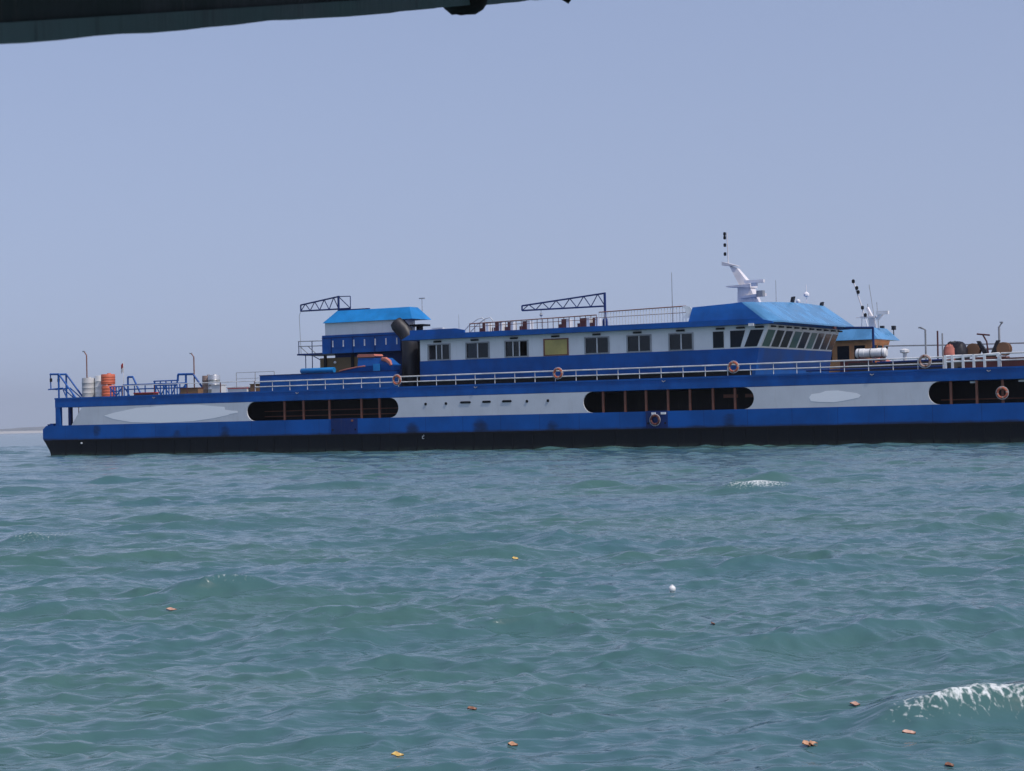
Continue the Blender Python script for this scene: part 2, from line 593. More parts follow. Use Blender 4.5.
# ------------------------------------------------------------------ far shore
def make_shore():
    rng = np.random.default_rng(3)
    n = 420
    xs = np.linspace(-16000, 16000, n)
    hgt = 9 + 6 * np.sin(xs / 390 + 1) + 4 * np.sin(xs / 150 + 2.2)
    t = np.zeros(n)
    for i in range(5):
        t += rng.normal(size=n) * 0.9
    hgt = np.clip(hgt + t, 4, 30)
    hill = 6 + 22 * np.clip(np.sin(xs / 900 + 2.5), 0, 1)
    vs, fs = [], []
    for i, x in enumerate(xs):
        y0 = 11500 + 60 * math.sin(x / 800)
        vs += [(x, y0, -0.5), (x, y0 + 12, 11.0), (x, y0 + 30, 13.0), (x, y0 + 45, hgt[i] * 1.4 + 9), (x, y0 + 160, hgt[i] * 1.7 + 9), (x, y0 + 700, (hgt[i] + hill[i] * .6) * 1.8 + 6), (x, y0 + 1200, 2)]
    for i in range(n - 1):
        for j in range(6):
            a = i * 7 + j
            fs.append((a, a + 1, a + 8, a + 7))
    me = bpy.data.meshes.new('far_shore')
    me.from_pydata(vs, [], fs)
    k = NT('hazed_shore_ground')
    sx = k.n('SeparateXYZ')
    tc = k.n('TexCoord')
    k.l(tc.outputs['Object'], sx.inputs[0])
    nz = k.noise(k.coord((0.02, 0.02, 0.1)), 1.0, 5)
    green = k.mix(k.rng(nz, 0.35, 0.65), (0.09, 0.11, 0.10), (0.17, 0.17, 0.15))  # ground colour lightened, distance haze painted in
    k.l(k.mix(k.rng(sx.outputs[2], 12.8, 14), (0.70, 0.66, 0.58), green), k.b.inputs['Base Color'])
    k.b.inputs['Roughness'].default_value = 0.9
    me.materials.append(k.m)
    return tag(link('far_shore', me), kind='structure')


make_shore()

# ------------------------------------------------------------------ the big ferry
BEAM = 14.6
END = 84.0
ferry = thing('ferry', 'long blue and white car ferry with bridge deckhouse lying across the water', 'ferry', SO, SA)
F = ferry


def P(name, mat, mb, smooth=False, parent=None):
    return mb.build(name, mat, parent or F, smooth)


# hull with its raked ends; plates above the car deck
hp = [(0.15, -2.0), (0.0, 0.0), (-0.1, 0.35), (-0.55, 1.0), (-0.8, 1.3), (-0.8, 1.5), (END + .8, 1.5), (END + .8, 1.2), (END + .1, 0.3), (END - .2, -2.0)]
mb = MB().prism(hp[::-1], 0, BEAM)
pl = [(-0.8, 1.5), (-0.8, 2.05), (-0.45, 2.33), (END + .4, 2.33), (END + .8, 2.05), (END + .8, 1.5)]
mb.prism(pl[::-1], 0.0, 0.12).prism(pl[::-1], BEAM - .12, BEAM)
P('hull', 'hull', mb)
strake = MB().box(0.2, END, -0.07, -0.002, 1.10, 1.22).mesh('rubbing_strake', 'black')
link('rubbing_strake', strake, F)
# stern anchor bracket hanging at the transom
P('stern_bracket', 'black', MB().bars([((-.75, .3, 1.3), (-.25, .3, .4)), ((-.25, .3, .4), (-.1, .3, .9)), ((-.75, .3, 1.3), (-.3, .3, 1.05))], 0.07))
P('stern_cleat', 'blue', MB().box(-.5, -.42, .2, .6, 2.33, 2.45).box(-.2, .15, .15, .5, 2.33, 2.5))
rib = MB().box(-.06, .06, -.025, 0.0, -.3, 1.09).mesh('fender_rib', 'black')
for i in range(54):
    link('fender_rib', rib, F, (1.5 + 1.53 * i, -0.003, 0))
# hull draught mark: the digit 2
dm = MB()
for (a, b, c, d) in ((0, .16, .32, .36), (.12, .16, .18, .32), (0, .16, .16, .20), (0, .04, .04, .16), (0, .16, 0, .04)):
    dm.box(34.1 + a, 34.1 + b, -.012, -.002, .82 + c, .82 + d)
P('draught_mark', 'canister', dm)
P('drain_spout', 'canister', MB().tube([(3.2, -.1, .95), (3.2, .02, .95)], .07, 8))
# bulwark doors in the blue band
for (u0, u1) in ((26.5, 28.75), (51.28, 52.82)):
    d = P('boarding_door', 'dark_blue', MB().box(u0, u1, -.05, -.003, 1.26, 2.36))
    P('hinge', 'black', MB().box(u0 + .1, u0 + .22, -.08, -.051, 1.5, 1.62), parent=d)
    P('hinge', 'black', MB().box(u1 - .22, u1 - .1, -.08, -.051, 1.5, 1.62), parent=d)
    P('door_lamp', 'canister' if u0 > 40 else 'rust', MB().box(u0 + (.42 if u0 > 40 else 1.75), u0 + (.72 if u0 > 40 else 1.9), -.1, -.051, 2.12, 2.26), parent=d)
    if u0 > 40:
        P('door_lamp', 'canister', MB().box(u1 - .45, u1 - .1, -.1, -.051, 2.12, 2.26), parent=d)
# car deck, its dark inner casing and the far side
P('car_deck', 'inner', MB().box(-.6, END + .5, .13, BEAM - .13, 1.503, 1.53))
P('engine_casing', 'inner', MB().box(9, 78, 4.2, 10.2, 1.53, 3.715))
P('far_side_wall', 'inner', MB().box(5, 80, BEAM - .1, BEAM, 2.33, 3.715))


def arc(cu, side, n=12):
    """points of the half round end of an opening, from bottom to top"""
    cw, r = 3.015, 0.685
    return [(cu + side * r * math.cos(t), cw + r * math.sin(t)) for t in np.linspace(-math.pi / 2, math.pi / 2, n)]


segs = [([(2.15, 2.33)], 3.25, 19.72), (32.2 - .69, None, 46.69 + .69), (58.82 - .69, None, 70.07 + .69), (79, None, 83)]
for i, sg in enumerate(segs):
    if i == 0:
        poly = [(2.15, 2.33)] + [(19.72, 2.33)] + arc(19.72, -1)[1:-1] + [(19.72, 3.70)] + [(3.25, 3.70)]
    elif i == 3:
        poly = arc(79, 1)[::-1] + [(82, 2.33), (82, 3.70)]
        poly = [(79, 3.70)] + arc(79, 1)[::-1][1:-1] + [(79, 2.33), (82.5, 2.33), (82.5, 3.7)]
    else:
        poly = [(sg[2], 2.33)] + arc(sg[2], -1)[1:-1] + [(sg[2], 3.70), (sg[0], 3.70)] + arc(sg[0], 1)[::-1][1:-1] + [(sg[0], 2.33)]
    P('side_panel', 'white', MB().prism(poly, 0.004, 0.10))
# trim beads where blue meets white
# brown posts in the openings
post = MB().box(-.07, .07, .12, .24, 2.33, 3.715).mesh('opening_post', 'rust')
for u in (22.31, 23.99, 26.25, 28.99, 30.51, 48.1, 49.71, 51.22, 52.79, 54.34, 55.94, 57.46, 71.42, 72.99, 74.54, 76.1, 77.7):
    link('opening_post', post, F, (u, 0, 0))
# dim rails and boards just inside the openings
for (u0, u1, w) in ((19.6, 31.6, 2.62), (19.6, 31.6, 3.0), (70.4, 78.6, 2.6)):
    P('inner_rail', 'rust', MB().tube([(u0, 1.4, w), (u1, 1.4, w)], .035))
for (u0, u1) in ((56.2, 57.2), (57.7, 58.35)):
    P('notice_board', 'rust', MB().box(u0, u1, 1.2, 1.24, 3.08, 3.3))
lampm = MB().box(-.2, .2, .3, .42, 3.55, 3.66).mesh('deck_lamp', 'canister')
for u in (72.75, 75.65):
    link('deck_lamp', lampm, F, (u, 0, 0))
# redaction marks over the name, added as white patches, and small vents in the white band
ptop = [(5.45, 3.0), (6.4, 3.2), (8.6, 3.5), (11.9, 3.65), (14.6, 3.6), (16.4, 3.45), (17.0, 3.4), (17.05, 3.2), (17.6, 3.12), (18.2, 3.08), (18.2, 2.95), (17.5, 2.88), (17.3, 2.8), (16.0, 2.6), (14.0, 2.42), (11.0, 2.36), (8.2, 2.45), (6.4, 2.72)]
P('redaction_patch', 'bright', MB().prism([(a, min(b, 3.66)) for a, b in ptop[::-1]], -.004, .001))
p2 = [(62.49, 2.95), (62.65, 3.15), (63.2, 3.2), (63.6, 3.33), (64.4, 3.33), (64.9, 3.24), (65.6, 3.13), (65.85, 3.0), (65.7, 2.86), (64.9, 2.72), (64.1, 2.62), (63.2, 2.66), (62.6, 2.72)]
P('redaction_patch', 'bright', MB().prism(p2[::-1], -.004, .001))
for u in (34.44, 36.09, 42.46, 44.06):
    P('porthole', 'black', MB().tube([(u, -.03, 3.2), (u, .0, 3.2)], .10, 10))
for (u0, u1) in ((37.21, 38.09), (38.96, 39.67), (40.52, 41.3)):
    P('vent_slot', 'black', MB().prism([(u0 + .08, 3.17), (u1 - .08, 3.17), (u1, 3.24), (u1 - .08, 3.32), (u0 + .08, 3.32), (u0, 3.24)][::-1], -.03, .0))
# upper deck
P('upper_deck', 'blue', MB().box(.5, END, 0, BEAM, 3.72, 4.40))
P('deck_surface', 'deck', MB().box(.55, END - .05, .05, BEAM - .05, 4.403, 4.43))
P('deck_edge_bead', 'blue', MB().box(.48, END + .02, -.03, .02, 4.34, 4.46))
for (u, v) in ((.75, .15), (1.62, .5), (.75, BEAM - .2), (1.8, BEAM - 1), (83.6, .15), (83.6, BEAM - .2)):
    P('corner_post', 'blue' if v < .4 else 'dark_blue', MB().box(u - .23 if v < .4 else u - .12, u + .23 if v < .4 else u + .12, v - .13, v + .13, 1.53, 3.716))
P('hanging_bracket', 'rust', MB().bars([((2.65, .3, 3.71), (2.65, .3, 3.3)), ((2.65, .3, 3.3), (2.95, .3, 2.95)), ((2.65, .3, 3.3), (2.3, .3, 2.6)), ((2.3, .3, 2.6), (2.5, .3, 2.5))], .035))
# small shackles hanging on the deck band
sh = MB().tube([(-.12, -.05, 0), (0, -.07, -.07), (.12, -.05, 0)], .03, 5).mesh('deck_shackle', 'grey')
for u in (10.4, 23.6, 38.5, 52.6, 66.6, 73.8):
    link('deck_shackle', sh, F, (u, 0, 4.27))

# --- stern gantry frames
for k, vv in enumerate((1.0, 1.85)):
    g = P('stern_gantry', 'blue', MB().bars([((-.88, vv, 6.35), (.02, vv, 6.33)), ((.02, vv, 6.33), (1.75, vv, 4.43)), ((0, vv, 6.33), (0, vv, 4.43))], .075, 6)
          .bars([((-.85, vv, 6.35), (-.82, vv, 5.2)), ((-1.1, vv, 5.16), (.4, vv, 5.24)), ((.4, vv, 5.24), (1.55, vv, 4.43)), ((.45, vv, 5.1), (.8, vv, 4.43))], .05, 6))
    P('lantern', 'black', MB().lathe([(.04, 0), (.1, .02), (.1, .25), (.05, .3)], (-.8, vv, 5.75), 8), parent=g)
P('gantry_tie', 'blue', MB().bars([((-.85, 1, 6.35), (-.85, 1.85, 6.35)), ((.0, 1, 6.33), (.0, 1.85, 6.33)), ((-.9, 1, 5.18), (-.9, 1.85, 5.18))], .05, 6))
# bent lamp poles
def lamp_pole(u, v, w1, tipu, tipw, mat='rust', r=.05):
    o = P('lamp_pole', mat, MB().tube([(u, v, 4.43), (u, v, w1), (tipu, v, tipw)], r, 6))
    P('lamp_head', 'grey', MB().box(tipu - .14, tipu + .05, v - .06, v + .06, tipw - .03, tipw + .05), parent=o)
lamp_pole(1.1, 3.0, 7.8, .86, 8.1)
lamp_pole(11.8, 3.0, 7.3, 11.56, 7.56)
lamp_pole(69.0, 3.0, 6.95, 68.72, 7.08, 'grey', .06)
lamp_pole(73.0, 5.0, 7.0, 73.2, 7.28, 'grey', .07)
P('signal_pole', 'maroon', MB().tube([(69.75, 3, 4.43), (69.77, 3, 6.85)], .055, 6))
P('signal_pole', 'grey', MB().tube([(70.0, 3.2, 4.43), (70.0, 3.2, 6.7)], .05, 6))
# blue hatch frames along the after deck
for (u0, u1, v, w) in ((5.2, 9.6, 2.5, 5.35), (7.0, 9.4, 4.0, 5.6), (10.2, 12.5, 1.2, 5.3), (5.0, 6.3, 1.2, 5.2)):
    P('hatch_frame', 'blue', MB().bars([((u0, v, w), (u1, v, w)), ((u0 + .2, v, w - .35), (u1 - .2, v, w - .35))] + [((q, v, 4.43), (q, v, w)) for q in np.linspace(u0 + .1, u1 - .1, 5)]
      + [((u0, v, w), (u0 + .7, v, 4.43)), ((u1, v, w), (u1 - .7, v, 4.43))], .05, 5))
P('deck_davit', 'blue', MB().bars([((10.2, 3, 5.5), (10.24, 3, 6.0)), ((10.24, 3, 6.02), (11.7, 3, 6.0)), ((11.0, 3, 6.0), (11.0, 3, 4.43)), ((11.7, 3, 6.0), (12.9, 3, 4.6))], .085, 6))
P('deck_davit', 'blue', MB().bars([((4.9, 4, 6.0), (5.8, 4, 4.43)), ((4.4, 4, 6.0), (4.9, 4, 6.0)), ((4.4, 4, 6.0), (4.4, 4, 4.43))], .08, 6))

# --- side railings; each stanchion a piece of its own
def railing(u0, u1, v, w_top, w_mid, step, mat='rail', r=.04, smat='rail', sr=.028, base=4.43):
    n = max(1, round((u1 - u0) / step))
    seg = [((u0, v, w_top), (u1, v, w_top))]
    mb = MB().tube([(u0, v, w_top), (u1, v, w_top)], r, 6)
    if w_mid:
        mb.tube([(u0, v, w_mid), (u1, v, w_mid)], r * .8, 6)
    o = P('railing', mat, mb)
    sm = MB().tube([(0, 0, base), (0, 0, w_top - .01)], sr, 5).mesh('stanchion', smat)
    for i in range(n + 1):
        link('stanchion', sm, o, (u0 + (u1 - u0) * i / n, v, 0))
    return o
railing(19.75, 71.0, .12, 5.15, 4.78, 1.55, r=.045)
railing(7.2, 19.7, .12, 5.22, 0, 3.1, r=.028, smat='maroon', sr=.04)
railing(16.2, 19.7, 2.5, 5.95, 5.5, 1.75, mat='grey', r=.018, smat='grey')
railing(74.5, 83.5, .12, 5.25, 4.85, 1.55, r=.05)
railing(60.5, 83.5, BEAM - .3, 5.2, 4.8, 1.6)
railing(5.0, 32.0, BEAM - .3, 5.2, 4.8, 1.6)
# solid blue bulwark house abaft the funnel
P('blue_bulwark', 'blue', MB().box(19.7, 31.6, .75, .95, 4.43, 5.58))
P('bulwark_cap', 'dark_blue', MB().box(19.66, 31.64, .72, 1.0, 5.582, 5.64))
# white boarding gate on the fore deck
gt = P('boarding_gate', 'canister', MB().bars([((71.1, .2, 5.2), (74.45, .2, 5.2)), ((71.1, .2, 4.87), (74.45, .2, 4.87)), ((71.1, .2, 5.05), (74.4, .2, 5.27))], .055, 6))
gp = MB().box(-.07, .07, .14, .26, 4.43, 5.25).mesh('gate_post', 'canister')
for u in (71.12, 71.55, 72.2, 72.85, 73.5, 74.35):
    link('gate_post', gp, gt, (u, 0, 0))
# low dark coamings on the fore deck
P('hatch_coaming', 'maroon', MB().box(71.5, 82, 2.2, 11, 4.43, 5.04))
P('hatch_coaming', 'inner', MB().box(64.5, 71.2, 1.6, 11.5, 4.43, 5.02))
P('deck_pipe', 'dark_blue', MB().bars([((62, .9, 4.62), (71, .9, 4.62)), ((66.5, 1.2, 4.98), (70.8, 1.2, 5.02))], .06, 6))
P('deck_vent', 'rail', MB().lathe([(.12, 0), (.12, .5), (.3, .55), (.3, .7), (.1, .78)], (68.0, 2.0, 5.022), 10))
# stay wire over the fore deck
P('stay_wire', 'grey', MB().tube([(64.6, 8, 6.23), (69, 8, 6.13), (84, 8, 5.95)], .045, 5))
P('stay_post', 'grey', MB().tube([(83.9, 8, 4.43), (83.9, 8, 6.0)], .1, 6))
P('stay_post', 'grey', MB().tube([(64.6, 8, 4.43), (64.6, 8, 6.26)], .08, 6))
P('goal_frame', 'dark_blue', MB().bars([((60.3, 12, 7.70), (62.42, 12, 7.62)), ((62.4, 12, 7.66), (62.4, 12, 4.43))], .085, 6))

# --- deckhouse: blue base, white window storey
V0, V1 = 1.0, 13.7
P('deckhouse_base', 'blue', MB().hexa([(33.4, V0, 4.43), (58.5, V0, 4.43), (58.5, V1, 4.43), (33.4, V1, 4.43), (33.4, V0, 6.19), (58.82, V0, 6.19), (58.82, V1, 6.19), (33.4, V1, 6.19)]))
P('gap_shade_strip', 'black', MB().box(33.38, 58.3, V0 - .03, V0 - .002, 4.432, 4.80))  # dark strip painted in for the deck-gap shadow behind the lower rail
WT = 7.66
wins = [(34.1, 35.86), (37.18, 38.99), (40.28, 42.04), (43.3, 45.11), (46.41, 48.17), (49.53, 51.24), (52.57, 54.24)]
W0, W1 = 6.23, 7.31
mb = MB()
mb.box(33.42, 55.3, V0 + .02, V0 + .16, W1, WT).box(33.42, 55.3, V0 + .02, V0 + .16, 6.192, W0)
cu = 33.42
for a, b in wins:
    mb.box(cu, a, V0 + .02, V0 + .16, W0, W1)
    cu = b
mb.box(cu, 55.3, V0 + .02, V0 + .16, W0, W1)
mb.box(33.42, 33.56, V0 + .161, V1 - .02, 6.192, WT)
mb.box(33.42, 58.0, V1 - .16, V1 - .02, 6.192, WT)
P('deckhouse_wall', 'lifted_white', mb)
# inside: floor and dark cross walls so that the panes look into rooms
P('cabin_interior', 'inner', MB().box(33.6, 58.0, 3.4, 3.5, 6.192, WT - .01).box(36.5, 36.56, 1.2, 3.4, 6.192, WT - .01).box(39.6, 39.66, 1.2, 3.4, 6.192, WT - .01).box(45.7, 45.76, 1.2, 3.4, 6.192, WT - .01).box(55.1, 55.16, 1.2, 3.4, 6.192, WT - .01))
for i, (a, b) in enumerate(wins):
    y = V0 + .05
    fr = MB()
    fr.box(a - .05, b + .05, V0 - .03, V0 + .018, W0 - .02, W0 + .05).box(a - .05, b + .05, V0 - .03, V0 + .018, W1 - .04, W1 + .04)
    fr.box(a - .05, a + .05, V0 - .03, V0 + .018, W0 + .05, W1 - .04).box(b - .05, b + .05, V0 - .03, V0 + .018, W0 + .05, W1 - .04)
    wdw = P('window', 'grey' if i not in (3,) else 'rust', fr)
    if i == 3:
        P('window_board', 'yellow', MB().box(a, b, V0 + .0, V0 + .08, W0, W1), parent=wdw)
        wdw['label'] = 'window closed off with a yellow board'
        continue
    mid = (a + b) / 2 + (0.22 if i == 2 else -.22 if i == 0 else 0)
    P('mullion', 'rail', MB().box(mid - .035, mid + .035, V0 + .0, V0 + .06, W0 + .05, W1 - .04), parent=wdw)
    if i != 0:
        P('pane', 'glass', MB().box(a + .05, mid - .035, y, y + .012, W0 + .04, W1 - .03), parent=wdw)
    if i != 2:
        P('pane', 'glass', MB().box(mid + .035, b - .05, y, y + .012, W0 + .04, W1 - .03), parent=wdw)
    if i in (0, 2):
        extra = mid + .45 if i == 0 else mid - .5
        P('mullion', 'rail', MB().box(extra - .03, extra + .03, V0 + .0, V0 + .06, W0 + .05, W1 - .04), parent=wdw)
    if i == 1:
        cm = MB()
        n = 16
        for q in range(n):
            c0 = a + .06 + (mid - a - .05) * q / n
            c1 = a + .06 + (mid - a - .05) * (q + 1) / n
            cm.add([(c0, y + .10 + .04 * (q % 2), W0 + .05), (c1, y + .10 + .04 * ((q + 1) % 2), W0 + .05), (c1, y + .10 + .04 * ((q + 1) % 2), W1 - .05), (c0, y + .10 + .04 * (q % 2), W1 - .05)], [(0, 1, 2, 3)])
        P('curtain', 'light_blue' if False else 'white', cm, parent=wdw)
# bridge end of the deckhouse: leaning front and slanted side panes
fu = lambda w: 58.82 + .46 * (w - 6.19)
mb = MB().prism([(55.3, 6.192), (fu(6.192), 6.192), (fu(WT), WT), (55.3, WT)][::-1], V0 + .02, V0 + .16)
mb.hexa([(fu(6.192) - .14, V0 + .161, 6.192), (fu(6.192), V0 + .161, 6.192), (fu(6.192), V1 - .16, 6.192), (fu(6.192) - .14, V1 - .16, 6.192),
         (fu(WT) - .14, V0 + .161, WT), (fu(WT), V0 + .161, WT), (fu(WT), V1 - .16, WT), (fu(WT) - .14, V1 - .16, WT)])
P('bridge_wall', 'lifted_white', mb)
MAT['dark_glass'] = paint('dark_window_glass', (0.004, 0.010, 0.018), 0.14, 0.0, spec=0.15)
MAT['green_pane'] = paint('green_window_glass_solid', (0.05, 0.13, 0.11), 0.14, 0.0, spec=0.3)
for quad in ([(55.67, 6.28), (56.41, 6.28), (56.41, 7.32), (55.67, 7.32)], [(56.87, 6.28), (57.55, 6.28), (57.9, 7.33), (56.87, 7.33)], [(57.82, 6.28), (58.68, 6.28), (59.17, 7.33), (58.28, 7.33)]):
    cxm = sum(q[0] for q in quad) / 4
    czm = sum(q[1] for q in quad) / 4
    big = [(cxm + (a - cxm) * 1.09, czm + (b - czm) * 1.07) for a, b in quad]
    fr = P('bridge_window', 'lifted_white', MB().prism(big[::-1], V0 - .005, V0 + .019))
    P('pane', 'dark_glass', MB().prism(quad[::-1], V0 - .03, V0 - .006), parent=fr)
fronts = [(1.25, 2.42, 1), (2.76, 3.93, 0), (4.23, 5.36, 0), (5.75, 6.90, 1), (7.2, 8.32, 0), (8.7, 9.65, 1), (9.95, 10.95, 0), (11.25, 12.25, 0), (12.5, 13.45, 0)]
for (a, b, g) in fronts:
    def slab(a, b, w0, w1, o0, o1):
        return MB().hexa([(fu(w0) + o0, a, w0), (fu(w0) + o1, a, w0), (fu(w0) + o1, b, w0), (fu(w0) + o0, b, w0), (fu(w1) + o0, a, w1), (fu(w1) + o1, a, w1), (fu(w1) + o1, b, w1), (fu(w1) + o0, b, w1)])
    fr = P('bridge_window', 'lifted_white', slab(a - .06, b + .06, 6.24, 7.37, .002, .03))
    P('pane', 'green_pane' if g else 'dark_glass', slab(a, b, 6.29, 7.32, .031, .05), parent=fr)
# dark light boxes under the eaves
for u in (34.9, 37.9, 41.0, 44.2, 47.3, 50.3, 53.4, 56.2, 57.6, 58.9):
    P('eave_lamp', 'black', MB().box(u - .28, u + .28, V0 - .12, V0 + .015, 7.44, 7.55))
for i in range(10):
    vv = 1.6 + 1.3 * i
    P('eave_lamp', 'black', MB().box(59.52, 59.66, vv - .28, vv + .28, 7.48, 7.58))
# roofs
P('deckhouse_roof', 'blue', MB().prism([(32.2, 7.67), (60.0, 7.67), (60.0, 7.78), (59.0, 8.02), (32.9, 8.02)][::-1], .45, 14.2))
P('roof_parapet', 'blue', MB().prism([(32.9, 8.022), (37.3, 8.022), (37.3, 8.2), (36.6, 8.34), (32.9, 8.34)][::-1], .55, .75))
# visor over the bridge: dark blue side cheek and light blue front slope with rounded corner
hb = [(54.15, 7.9), (54.3, 7.75), (60.45, 7.72), (60.42, 7.86), (58.45, 9.08), (58.2, 9.13), (54.5, 8.98), (54.2, 8.9)]
vm = MB()
n = 10
ring = []
# cross-section along the plan outline: side cheek -> quarter turn -> front slope
eave, top = [], []
for (eu, ev, tu, tv, tz) in [(54.15, .46, 54.3, .95, 8.95), (57.0, .46, 57.0, .95, 9.07), (59.5, .46, 57.7, .95, 9.12)]:
    eave.append((eu, ev, 7.74)); top.append((tu, tv, tz))
for t in np.linspace(0.12, 1, 9):
    an = t * math.pi / 2
    eave.append((59.5 + 1.0 * math.sin(an), .46 + .9 * (1 - math.cos(an)), 7.74)); top.append((57.7 + .7 * math.sin(an), .95 + .9 * (1 - math.cos(an)), 9.12))
NS = len(eave)
for t in (.25, .5, .75, 1):
    eave.append((60.5, 1.36 + 12.2 * t, 7.74)); top.append((58.4, 1.85 + 11.7 * t, 9.12 + .25 * math.sin(math.pi * t * .7)))
eave.append((54.15, 14.2, 7.74)); top.append((54.3, 13.9, 8.95))
vs_, fs_ = [], []
for e, t in zip(eave, top):
    vs_ += [e, (e[0], e[1], 7.84), t]
m_ = len(eave)
for i in range(m_ - 1):
    a = 3 * i
    fs_ += [(a, a + 3, a + 4, a + 1), (a + 1, a + 4, a + 5, a + 2)]
fs_.append(tuple(3 * i for i in reversed(range(m_))))
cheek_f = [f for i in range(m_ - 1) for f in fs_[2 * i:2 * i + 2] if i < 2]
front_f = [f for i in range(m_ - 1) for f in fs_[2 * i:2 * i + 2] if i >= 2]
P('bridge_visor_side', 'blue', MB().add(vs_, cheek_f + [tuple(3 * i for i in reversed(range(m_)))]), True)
P('bridge_visor_front', 'sunlit_blue', MB().add(vs_, front_f), True)
P('bridge_roof', 'blue', MB().add([(t[0], t[1], t[2] - .01) for t in top], [tuple(range(m_))]))
# horn and red flood lamps at the eave
P('eave_floodlight', 'rail', MB().box(58.4, 58.75, .35, .5, 7.55, 7.72))
P('eave_floodlight', 'maroon', MB().box(60.42, 60.55, 9.7, 10.1, 7.56, 7.72))
# roof rail with pickets along the near roof edge
def picket_rail(u0, u1, w0, w1a, w1b, step, mat, pmat, pr):
    o = P('roof_railing', mat, MB().tube([(u0, 1.0, w1a), (u1, 1.0, w1b)], .035, 6).tube([(u0, 1.0, (w0 + w1a) / 2 + .1), (u1, 1.0, (w0 + w1b) / 2 + .1)], .02, 5))
    n = int((u1 - u0) / step)
    pm = MB().tube([(0, 0, 0), (0, 0, 1)], pr, 5).mesh('picket', pmat)
    for i in range(n + 1):
        t = i / n
        q = link('picket', pm, o, (u0 + (u1 - u0) * t, 1.0, w0))
        q.scale = (1, 1, w1a + (w1b - w1a) * t - w0)
    return o
picket_rail(47.5, 53.8, 8.02, 8.95, 9.06, .21, 'rust', 'rail', .022)
picket_rail(37.5, 47.3, 8.02, 8.62, 8.78, .40, 'rust', 'maroon', .024)
P('rail_end_plate', 'canister', MB().prism([(53.6, 8.25), (54.1, 8.3), (54.32, 8.5), (54.32, 8.75), (54.15, 9.0), (53.9, 9.06), (53.6, 9.06), (53.9, 8.7)][::-1], .9, .94))
# curved ladder handrails
for du in (0, .62):
    P('ladder_rail', 'rail', MB().tube([(36.7 + du, 1.3, 8.02), (37.3 + du, 1.3, 8.55), (38.0 + du, 1.3, 8.95), (38.35 + du, 1.3, 9.0), (38.55 + du, 1.3, 8.8), (38.6 + du, 1.3, 8.02)], .035, 6))
P('roof_vent', 'rail', MB().box(34.6, 35.5, .7, 1.0, 8.345, 8.45))
# whip aerials
for (u, v, w0, w1, r) in ((50.95, 5, 8.02, 11.6, .035), (58.4, 5.0, 9.1, 10.7, .025), (29.2, 8, 9.9, 11.1, .03), (34.8, 4, 8.02, 9.5, .02)):
    P('whip_aerial', 'grey', MB().tube([(u, v, w0), (u, v, w1)], [r, r * .6], 5))
P('aerial_crossbar', 'grey', MB().box(28.95, 29.45, 7.97, 8.03, 11.05, 11.12))

# --- radar mast on the bridge
mv = 7.0
mast = P('radar_mast', 'mast', MB().hexa([(55.0, mv - .5, 9.0), (56.5, mv - .5, 9.0), (56.5, mv + .5, 9.0), (55.0, mv + .5, 9.0), (55.0, mv - .4, 10.45), (55.9, mv - .4, 10.45), (55.9, mv + .4, 10.45), (55.0, mv + .4, 10.45)])
         .hexa([(55.1, mv - .35, 10.6), (55.85, mv - .35, 10.6), (55.85, mv + .35, 10.6), (55.1, mv + .35, 10.6), (54.35, mv - .2, 11.95), (54.9, mv - .2, 11.75), (54.9, mv + .2, 11.75), (54.35, mv + .2, 11.95)]))
P('mast_platform', 'mast', MB().hexa([(54.2, mv - .5, 10.52), (56.0, mv - .6, 10.40), (56.0, mv + .6, 10.40), (54.2, mv + .5, 10.52), (54.2, mv - .5, 10.58), (56.0, mv - .6, 10.65), (56.0, mv + .6, 10.65), (54.2, mv + .5, 10.58)]), parent=mast)
P('mast_platform', 'mast', MB().hexa([(53.85, mv - .3, 12.0), (55.0, mv - .3, 11.9), (55.0, mv + .3, 11.9), (53.85, mv + .3, 12.0), (53.85, mv - .3, 12.25), (54.3, mv - .3, 12.12), (54.3, mv + .3, 12.12), (53.85, mv + .3, 12.25)]), parent=mast)
P('radar_scanner', 'mast', MB().box(55.75, 57.1, mv - 1.0, mv - .7, 10.66, 10.86).box(56.2, 56.6, mv - .95, mv - .75, 10.45, 10.66), parent=mast)
P('radar_scanner', 'grey', MB().box(56.5, 56.95, mv - .8, mv - .4, 9.75, 10.15), parent=mast)
P('mast_shelf', 'mast', MB().hexa([(55.3, mv - .6, 9.7), (56.9, mv - .6, 9.8), (56.9, mv, 9.8), (55.3, mv, 9.7), (55.3, mv - .6, 9.85), (56.9, mv - .6, 10.0), (56.9, mv, 10.0), (55.3, mv, 9.85)]), parent=mast)
P('mast_pole', 'mast', MB().tube([(54.2, mv, 12.1), (54.15, mv, 14.2)], .04, 6), parent=mast)
for zz in (12.65, 13.25, 13.75, 14.0):
    P('signal_lamp', 'black', MB().lathe([(.05, 0), (.1, .03), (.1, .2), (.05, .24)], (53.98, mv, zz), 8), parent=mast)

# bridge-top lamps and dome
for (u, v, w) in ((58.2, 8.2, 9.3), (58.2, 13.4, 9.15)):
    P('roof_floodlight', 'cowl', MB().tube([(u, v, w - .2), (u, v, w + .2)], .04, 5).hexa([(u - .08, v - .14, w + .1), (u + .1, v - .14, w + .05), (u + .1, v + .14, w + .05), (u - .08, v + .14, w + .1), (u + .0, v - .14, w + .42), (u + .2, v - .14, w + .46), (u + .2, v + .14, w + .46), (u + .0, v + .14, w + .42)]))
P('roof_dome', 'canister', MB().lathe([(.08, 0), (.15, .12), (.14, .25), (.05, .32)], (58.2, 9.3, 9.3), 10), True)
P('roof_aerial', 'mast', MB().tube([(58.2, 10.8, 9.2), (58.2, 10.8, 10.7)], .03, 5).lathe([(.05, 0), (.2, .08), (.2, .22), (.05, .34)], (58.2, 10.8, 9.85), 8))

